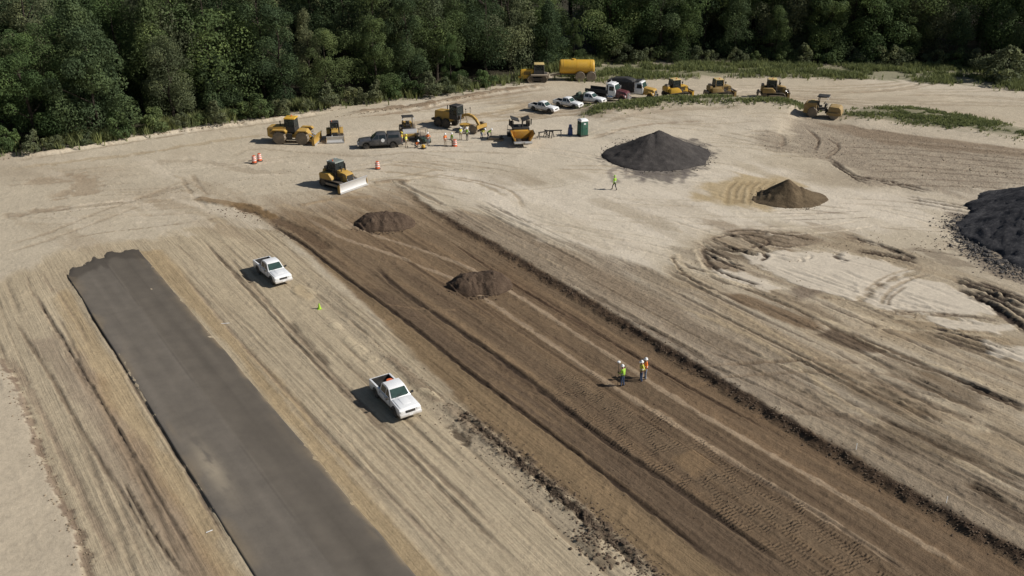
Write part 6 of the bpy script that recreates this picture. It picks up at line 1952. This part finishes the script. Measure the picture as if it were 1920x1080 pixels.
# small site items -------------------------------------------------------
def toilet(label, loc, rz):
    t = empty('portable_toilet', loc, rz); tag(t, label, 'portable toilet')
    b = MB(); b.box((0, 0, 1.12), (1.14, 1.14, 1.95), top=(.96, .96)); b.build('walls', M['tealg'], t, bev=.03)
    b = MB(); b.box((0, 0, .08), (1.22, 1.22, .16)); b.build('base_skid', M['dark'], t)
    b = MB(); b.box((0, 0, 2.16), (1.2, 1.2, .14), top=(.95, .95)); b.prism([(-.57, 2.22), (-.45, 2.36), (0, 2.44), (.45, 2.36), (.57, 2.22)], -.55, .55, top_in=.6, zlim=2.25)
    b.build('roof', M['wplast'], t, bev=.02)
    d = MB().box((.575, 0, 1.1), (.04, .78, 1.75)).build('door', M['tealg'], t, bev=.02)
    MB().box((.60, .28, 1.1), (.03, .08, .16)).build('latch', M['black'], d)
    MB().box((.60, 0, 1.78), (.012, .3, .2)).build('door_placard', M['wplast'], d)
    b = MB(); b.cyl((-.45, .45, 2.2), (-.45, .45, 2.62), .05, n=10); b.build('vent_pipe', M['black'], t)
    for s in (-1, 1):
        g = MB()
        for k in range(4): g.box((0, s * .565, 1.72 + .07 * k), (.7, .03, .03))
        g.build('vent_louvre', M['black'], t)
    return t
toilet('green portable toilet with a white roof near the black pile', P(1092, 254), heading(.45, -.9))
def handwash(label, loc, rz):
    t = empty('hand_wash_station', loc, rz); tag(t, label, 'wash station')
    MB().box((0, 0, .5), (.62, .55, 1.0), top=(.85, .85)).build('tank', M['blue'], t, bev=.06)
    MB().box((0, 0, 1.25), (.42, .38, .5), top=(.7, .8)).build('dispenser', M['blue'], t, bev=.05)
    MB().box((.1, 0, 1.02), (.5, .5, .05)).build('basin', M['dark'], t, bev=.01)
    b = MB(); b.cyl((.05, 0, 1.1), (.2, 0, 1.2), .025, n=8); b.build('spout', M['chrome'], t)
    return t
handwash('blue plastic hand-wash station left of the portable toilet', P(1069, 253), heading(.4, -.9))
def sawhorse(label, loc, rz, L=1.5):
    t = empty('sawhorse', loc, rz); tag(t, label, 'sawhorse')
    MB().box((0, 0, .88), (L, .12, .14)).build('beam', M['black'], t)
    for x in (-1, 1):
        for s in (-1, 1):
            MB().bar((x * L * .4, s * .05, .85), (x * L * .46, s * .34, 0), .09, .05).build('leg', M['black'], t)
        MB().bar((x * L * .43, -.2, .4), (x * L * .43, .2, .4), .07, .05).build('brace', M['black'], t)
    return t
sawhorse('black sawhorse nearest the paver in the line toward the toilet', P(1018, 259), heading(.9, .5))
sawhorse('middle black sawhorse in the line between paver and toilet', P(1029, 257), heading(.8, -.6))
sawhorse('black sawhorse with its long beam nearest the blue wash station', P(1041, 256), heading(1, .1), 1.9)
def cone(label, loc):
    t = empty('traffic_cone', loc, .4); tag(t, label, 'cone')
    MB().lathe([(.19, .04), (.17, .1), (.05, .72), (.045, .74), (0, .74)], 'Z', n=16).build('body', M['lime'], t)
    MB().box((0, 0, .025), (.46, .46, .05)).build('base', M['lime'], t, bev=.01)
    MB().lathe([(.122, .36), (.100, .47)], 'Z', n=16).build('collar', M['lime'], t)
    return t
cn_ = cone('lime green safety cone on the strip between the two white pickups', P(599, 579))
cn_.scale = (.8, .8, .72)
barrel('orange and white traffic drum, front one of the pair left of the dozer', P(477, 306))
barrel('orange and white traffic drum, rear one of the pair left of the dozer', P(487, 302))
barrel('lone orange traffic drum between the dozer and the grey pickup', P(708, 317))
barrel('orange and white traffic drum at the feet of the crew', P(853, 274))
def lath(label, loc, rz, L=.6, lying=True):
    b = MB()
    if lying: b.prism([(-L / 2, 0), (-L / 2, .02), (L / 2 - .06, .02), (L / 2, .01), (L / 2 - .06, 0)], -.025, .025)
    else: b.prism([(-.02, L), (.02, L), (.02, .05), (0, -.12), (-.02, .05)], -.012, .012)
    o = b.build('survey_lath', M['wplast'], None)
    o.location = Vector(loc) + Vector((0, 0, .03 if lying else 0)); o.rotation_euler = (0, 0, rz)
    tag(o, label, 'stake')
lath('pale wooden lath lying on the strip right of the asphalt', P(422, 607), heading(1, .15), .75)
lath('pale lath scrap lying left of the asphalt near the bottom', P(393, 997), heading(.8, .6), .4)
lath('white survey lath standing at the cut face, upper one', P(1605, 843), .3, .5, False)
lath('white survey lath standing at the cut face, lower one', P(1774, 943), .5, .5, False)
# utility cart, tool gear by the crew
def cart(label, loc, rz):
    t = empty('utility_cart', loc, rz); tag(t, label, 'utility vehicle')
    for x in (-.95, .95):
        for s in (-1, 1): wheel(t, x, s * .55, .32, .24, 'tyre', 'dark')
    MB().prism([(-1.3, .35), (-1.3, .75), (-.2, .75), (-.1, .5), (.45, .5), (.6, .85), (1.3, .75), (1.4, .4), (1.3, .3)], -.62, .62).build('body', M['green'], t, bev=.04)
    b = MB()
    for s in (-1, 1): b.bar((-.25, s * .58, .75), (-.2, s * .52, 1.85), .05); b.bar((.65, s * .58, .85), (.3, s * .52, 1.85), .05)
    b.build('roll_cage', M['black'], t)
    MB().box((.05, 0, 1.88), (.75, 1.2, .05)).build('roof', M['dirty'], t, bev=.01)
    MB().box((-.75, 0, .92), (1.1, 1.2, .28)).build('dump_box', M['dirty'], t, bev=.02)
    MB().box((-.05, 0, .72), (.4, 1.1, .2)).build('seat', M['interior'], t, bev=.04)
    return t
cart('small green utility cart with roll cage behind the orange-vested worker', P(793, 266), heading(.5, -.86))
def tool_skid(label, loc, rz):
    t = empty('tool_skid', loc, rz); tag(t, label, 'tool skid')
    b = MB()
    for s in (-1, 1): b.box((0, s * .45, .08), (2.2, .14, .16))
    b.build('runner', M['wood'], t)
    MB().box((-.2, 0, .30), (1.5, 1.0, .26)).build('steel_plate_stack', M['dirty'], t, bev=.02)
    MB().cyl((.7, -.5, .34), (.7, .5, .34), .18, n=12).build('hose_reel', M['dark'], t)
    return t
tool_skid('low skid of steel plates between the crew and the paver', P(930, 262), heading(1, -.15))
def plate_compactor(label, loc, rz):
    t = empty('plate_compactor', loc, rz); tag(t, label, 'compactor')
    MB().prism([(-.32, .10), (-.26, .03), (.26, .03), (.36, .14), (.36, .18), (-.32, .16)], -.25, .25).build('base_plate', M['dark'], t)
    MB().box((0, 0, .38), (.42, .36, .34), top=(.9, .9)).build('engine', M['tank'], t, bev=.04)
    b = MB()
    for s in (-1, 1): b.bar((-.15, s * .18, .3), (-.85, s * .2, .95), .035)
    b.bar((-.85, -.2, .95), (-.85, .2, .95), .035)
    b.build('handle_bar', M['black'], t)
    return t
plate_compactor('small yellow plate compactor beside the crouching orange worker', P(794, 279), heading(.8, -.6))

# ------------------------------------------------------------------ people: one skinned body each, clothing as children
def cloth(name, col, rough=.85):
    m, nt, p = new_mat(name)
    tc = N(nt, 'ShaderNodeTexCoord')
    n = noise_node(nt, 9.0, 4, .6, tc.outputs['Object'])
    r = ramp(nt, n.outputs[0], [(.3, (.78, .78, .78)), (.7, (1.12, 1.12, 1.12))])
    nt.links.new(mixc(nt, 1, col, r.outputs[0], 'MULTIPLY'), p.inputs['Base Color'])
    p.inputs['Roughness'].default_value = rough
    nt.links.new(bump(nt, n.outputs[0], .4, .02), p.inputs['Normal'])
    return m
PM = dict(skin=cloth('skin', (.42, .25, .17), .6), hair=cloth('hair', (.04, .028, .02)), jeans=cloth('blue_jeans', (.06, .09, .16)), paleblue=cloth('washed_jeans', (.22, .27, .34)),
          navy=cloth('dark_trousers', (.02, .022, .03)), khaki=cloth('khaki_trousers', (.36, .30, .22)), boots=cloth('boots', (.06, .04, .028)),
          hiyel=cloth('yellow_high_visibility', (.72, .68, .10)), higrn=cloth('green_high_visibility', (.34, .58, .06)), hiorg=cloth('orange_high_visibility', (.80, .20, .04)),
          shirt=cloth('grey_shirt', (.30, .30, .31)), white=cloth('white_shirt', (.7, .7, .68)), hat=cloth('white_hard_hat', (.85, .85, .83), .35),
          yhat=cloth('yellow_hard_hat', (.75, .62, .06), .35), ghat=cloth('green_hard_hat', (.35, .6, .1), .35), refl=cloth('reflective_band', (.7, .7, .66), .4))
POSES = {}
def pose(name, lean=0.0, hip=(0, .95), kneeL=(.03, .50), kneeR=(.03, .50), footL=(0, .09), footR=(0, .09),
         eL=(.02, .26, -.28), eR=(.02, .26, -.28), wL=(.10, .24, -.52), wR=(.10, .24, -.52), head=0.0, stance=.11, dropL=0, dropR=0):
    """lean: forward bend of the torso from the hip (rad); arms given from the shoulder as (forward, side, up)"""
    hx, hz = hip
    def up(d, y=0):                                   # a point at distance d up the bent spine
        return (hx + d * math.sin(lean), y, hz + d * math.cos(lean))
    V = []; E = []; RAD = []; B = []
    def v(p, r): V.append(p); RAD.append(r); return len(V) - 1
    def e(a, b, kind): E.append((a, b)); B.append(kind)
    pel = v((hx, 0, hz), (.145, .12)); sp = v(up(.20), (.135, .11)); ch = v(up(.40), (.155, .115)); nk = v(up(.535), (.058, .058))
    hl = lean * .55 + head
    bx, bz = up(.535)[0], up(.535)[2]
    h0 = v((bx + .03 + .09 * math.sin(hl), 0, bz + .09 * math.cos(hl)), (.078, .085)); h1 = v((bx + .03 + .2 * math.sin(hl), 0, bz + .2 * math.cos(hl)), (.078, .09))
    nose = v((bx + .03 + .12 * math.sin(hl) + .105 * math.cos(hl), 0, bz + .11 * math.cos(hl) - .10 * math.sin(hl)), (.016, .016))
    e(pel, sp, 'torso'); e(sp, ch, 'torso'); e(ch, nk, 'torso'); e(nk, h0, 'head'); e(h0, h1, 'head'); e(h0, nose, 'head')
    for s, kn, ft, el, wr, dr in ((1, kneeL, footL, eL, wL, dropL), (-1, kneeR, footR, eR, wR, dropR)):
        hj = v((hx, s * .095, hz - .07), (.095, .09)); k = v((kn[0], s * stance, kn[1]), (.062, .06)); a = v((ft[0], s * stance, ft[1]), (.045, .045))
        hee = v((ft[0] - .05, s * stance, ft[1] - .05), (.038, .038)); toe = v((ft[0] + .17, s * (stance + .02), max(.035, ft[1] - .055)), (.042, .036))
        e(pel, hj, 'leg'); e(hj, k, 'leg'); e(k, a, 'leg'); e(a, hee, 'foot'); e(a, toe, 'foot')
        sx, _, sz = up(.455)
        sh = v((sx, s * .175, sz), (.068, .062)); eb = v((sx + el[0], s * el[1], sz + el[2]), (.046, .044)); wri = v((sx + wr[0], s * wr[1], sz + wr[2]), (.030, .027))
        d = Vector((wr[0] - el[0], s * (wr[1] - el[1]), wr[2] - el[2])).normalized()
        side = d.cross(Vector((0, 1, 0)) if abs(d.y) < .8 else Vector((1, 0, 0))).normalized(); nrm = d.cross(side).normalized()
        w0 = Vector(V[wri])
        pa = v(tuple(w0 + d * .07), (.036, .018))
        e(ch, sh, 'torso'); e(sh, eb, 'arm'); e(eb, wri, 'fore'); e(wri, pa, 'hand')
        for q, (off, ln) in enumerate(((-.030, .062), (-.010, .075), (.010, .070), (.028, .055))):
            f0 = v(tuple(w0 + d * .10 + side * off), (.009, .009)); f1 = v(tuple(w0 + d * (.10 + ln * .6) + side * off * 1.1 + nrm * .012 * s), (.008, .008)); f2 = v(tuple(w0 + d * (.10 + ln) + side * off * 1.1 + nrm * .035 * s), (.007, .007))
            e(pa, f0, 'hand'); e(f0, f1, 'hand'); e(f1, f2, 'hand')
        t0 = v(tuple(w0 + d * .05 + side * .045), (.010, .010)); t1 = v(tuple(w0 + d * .085 + side * .062 + nrm * .015 * s), (.009, .009))
        e(pa, t0, 'hand'); e(t0, t1, 'hand')
    me = bpy.data.meshes.new('skeleton')
    me.from_pydata(V, E, [])
    ob = bpy.data.objects.new('skeleton', me); COL.objects.link(ob)
    sk = ob.modifiers.new('skin', 'SKIN'); sk.use_smooth_shade = True
    if not me.skin_vertices: me.skin_vertices.new()
    for i, r in enumerate(RAD): me.skin_vertices[0].data[i].radius = r
    me.skin_vertices[0].data[0].use_root = True
    sb = ob.modifiers.new('sub', 'SUBSURF'); sb.levels = 1; sb.render_levels = 1
    bpy.context.view_layer.update()
    ev = ob.evaluated_get(bpy.context.evaluated_depsgraph_get())
    out = bpy.data.meshes.new_from_object(ev)
    bpy.data.objects.remove(ob)
    VV_ = np.array(V); co = np.array([v_.co[:] for v_ in out.vertices])
    cen = np.array([co[list(p_.vertices)].mean(0) for p_ in out.polygons])
    best = np.full(len(cen), 9.0); kind = np.empty(len(cen), dtype=object)
    for (a, b), kd in zip(E, B):
        A, Bv = VV_[a], VV_[b]
        t_ = np.clip(((cen - A) @ (Bv - A)) / max(1e-9, ((Bv - A) ** 2).sum()), 0, 1)
        d = np.linalg.norm(cen - A - t_[:, None] * (Bv - A), axis=1) - RAD[a][0] * .5 * (1 - t_) - RAD[b][0] * .5 * t_
        mk = d < best
        best[mk] = d[mk]; kind[mk] = kd
    POSES[name] = dict(me=out, kind=kind, head=V[h1], tilt=hl, hip=V[pel], chest=V[ch], minz=co[:, 2].min(), wr=V)
pose('stand')
pose('stand_wide', footL=(.08, .09), footR=(-.08, .09), kneeL=(.06, .5), kneeR=(-.02, .5), wL=(.20, .22, -.42), eL=(-.02, .27, -.28))
pose('hold', footL=(.05, .09), footR=(-.05, .09), eL=(.08, .26, -.26), wL=(.32, .22, -.24), eR=(.04, .26, -.28), wR=(.24, .20, -.30), head=.2)
pose('hips', eL=(-.06, .36, -.22), wL=(.02, .22, -.42), eR=(-.06, .36, -.22), wR=(.02, .22, -.42))
pose('walk', footL=(.30, .09), footR=(-.32, .13), kneeL=(.22, .50), kneeR=(.0, .48), hip=(0, .92), eL=(-.12, .25, -.26), wL=(-.06, .25, -.50), eR=(.10, .25, -.27), wR=(.28, .23, -.45))
pose('bend', lean=1.0, hip=(-.08, .90), kneeL=(.08, .48), kneeR=(.02, .50), footL=(.10, .09), footR=(-.10, .09), eL=(.10, .22, -.28), wL=(.18, .18, -.52), eR=(.10, .22, -.28), wR=(.16, .18, -.52))
pose('crouch', lean=.75, hip=(-.22, .42), kneeL=(.22, .50), kneeR=(.20, .22), footL=(.0, .09), footR=(-.22, .10), eL=(.18, .24, -.22), wL=(.38, .18, -.36), eR=(.14, .24, -.24), wR=(.34, .18, -.40), stance=.15)
def person(label, loc, face, pz, vest, trousers='jeans', shirt='shirt', hat='hat', sleeves='skin', k=1.0, group=None):
    p = POSES[pz]
    r = empty('person', (loc[0], loc[1], loc[2] - .0), face)
    r.scale = (k, k, k)
    tag(r, label, 'person', group)
    me = p['me'].copy(); me.name = 'body'
    me.materials.clear()
    slots = dict(torso=shirt, head='skin', leg=trousers, foot='boots', arm=shirt, fore=sleeves, hand='skin')
    names = list(dict.fromkeys(slots.values()))
    for n_ in names: me.materials.append(PM[n_])
    for pl, kd in zip(me.polygons, p['kind']):
        pl.material_index = names.index(slots[kd]); pl.use_smooth = True
    o = bpy.data.objects.new('body', me); COL.objects.link(o); o.parent = r
    o.location = (0, 0, -p['minz'])
    # vest: a shell over the torso with two reflective bands
    co = [v_.co.copy() for v_ in me.vertices]; nr = [v_.normal.copy() for v_ in me.vertices]
    keep = [pl for pl, kd in zip(me.polygons, p['kind']) if kd in ('torso',) or (kd == 'arm' and False)]
    used_ = sorted({i for pl in keep for i in pl.vertices}); mp_ = {i: q for q, i in enumerate(used_)}
    n_ = len(used_)
    V = [co[i] + nr[i] * .028 for i in used_] + [co[i] + nr[i] * .008 for i in used_]
    F = []; edges = {}
    for pl in keep:
        f = [mp_[i] for i in pl.vertices]
        F.append(tuple(f))
        for a, b in zip(f, f[1:] + f[:1]): edges[(a, b)] = edges.get((a, b), 0) + 1
    nf = len(F)
    for (a, b) in list(edges):
        if (b, a) not in edges: F.append((b, a, a + n_, b + n_))
    vm = bpy.data.meshes.new('safety_vest'); vm.from_pydata(V, [], F)
    vm.materials.append(PM[vest]); vm.materials.append(PM['refl'])
    hipv, chv = Vector(p['hip']), Vector(p['chest'])
    ax = (chv - hipv)
    for i, pl in enumerate(vm.polygons):
        pl.use_smooth = True
        t_ = (pl.center - hipv).dot(ax) / ax.length_squared
        if abs(t_ - .35) < .07: pl.material_index = 1
    vo = bpy.data.objects.new('safety_vest', vm); COL.objects.link(vo); vo.parent = r; vo.location = o.location
    # hard hat over the crown of the head
    hm = MB().lathe([(.155, 0.0), (.15, .015), (.118, .02), (.115, .06), (.095, .11), (.055, .14), (0, .15)], 'Z', n=18)
    ho = hm.build('hard_hat', PM[hat], r)
    hp = Vector(p['head'])
    ho.location = hp + Vector((.01, 0, -p['minz'])) + Vector((math.sin(p['tilt']) * .02, 0, .02))
    ho.rotation_euler = (0, p['tilt'], 0)
    hm = MB().prism([(.09, -.005), (.19, -.02), (.19, -.008), (.09, .012)], -.09, .09)
    br = hm.build('brim', PM[hat], ho)
    return r
W = lambda px, py: P(px, py)
CR = 'work crew beside the grader'
person('worker in green vest and dark jeans holding the survey pole in the cut', W(1167, 724), heading(-.7, .7), 'hold', 'higrn', 'jeans', 'higrn', sleeves='higrn')
person('worker in yellow vest and blue jeans, front one of the standing pair', W(1202, 715), heading(-.9, -.3), 'hips', 'hiyel', 'jeans', 'hiyel', sleeves='skin')
person('worker in orange vest and pale jeans, rear one of the standing pair', W(1210, 710), heading(-1, -.1), 'stand', 'hiorg', 'paleblue', 'hiorg', sleeves='skin')
person('lone worker in green vest walking below the black gravel pile', W(1152, 356), heading(-.5, .85), 'walk', 'higrn', 'navy', 'higrn', 'ghat', 'higrn')
person('worker in yellow vest beside the rear of the grey pickup', W(762, 276), heading(.8, -.4), 'stand_wide', 'hiyel', 'khaki', 'hiyel', 'yhat', 'skin', group=CR)
person('worker in pale yellow vest half hidden at the grey pickup tailgate', W(754, 272), heading(.9, .1), 'hips', 'hiyel', 'navy', 'hiorg', 'yhat', 'skin', group=CR)
person('crouching worker in orange beside the yellow plate compactor', W(781, 277), heading(.9, -.4), 'crouch', 'hiorg', 'navy', 'hiorg', group=CR)
person('worker in orange vest and grey trousers in front of the utility cart', W(803, 272), heading(-.2, -1), 'hips', 'hiorg', 'paleblue', 'hiorg', group=CR)
person('worker in orange vest next to the traffic drum', W(835, 274), heading(.6, -.8), 'stand', 'hiorg', 'khaki', 'hiorg', group=CR)
person('worker in green vest and white hat behind the traffic drum', W(848, 273), heading(-.6, -.6), 'stand_wide', 'higrn', 'khaki', 'shirt', group=CR)
person('worker in yellow vest with back to the grader, left of two', W(864, 262), heading(.3, -.95), 'stand', 'hiyel', 'khaki', 'white', group=CR)
person('worker in yellow-green vest and dark trousers, right of two by the grader', W(876, 263), heading(-.4, -.9), 'hips', 'higrn', 'navy', 'white', group=CR)
person('worker in yellow vest bending down in front of the grader nose', W(903, 259), heading(.8, -.3), 'bend', 'hiyel', 'jeans', 'hiyel', group=CR)
person('worker in green vest and white hat leaning toward the steel plates', W(915, 260), heading(.9, -.2), 'bend', 'higrn', 'jeans', 'higrn', group=CR)
# survey pole with its white antenna, held by the worker in the cut
q = W(1158, 724)
t = empty('survey_pole', q, 0)
tag(t, 'survey pole topped by a white antenna disc beside the green-vested worker', 'survey pole')
MB().cyl((0, 0, -.02), (0, 0, 2.0), .016, n=8).build('staff', M['black'], t)
MB().lathe([(0, 1.98), (.09, 1.99), (.13, 2.04), (.12, 2.11), (.06, 2.15), (0, 2.155)], 'Z', n=16).build('antenna', M['wplast'], t)
MB().box((.05, 0, 1.25), (.04, .14, .2)).build('controller', M['dark'], t, bev=.01)
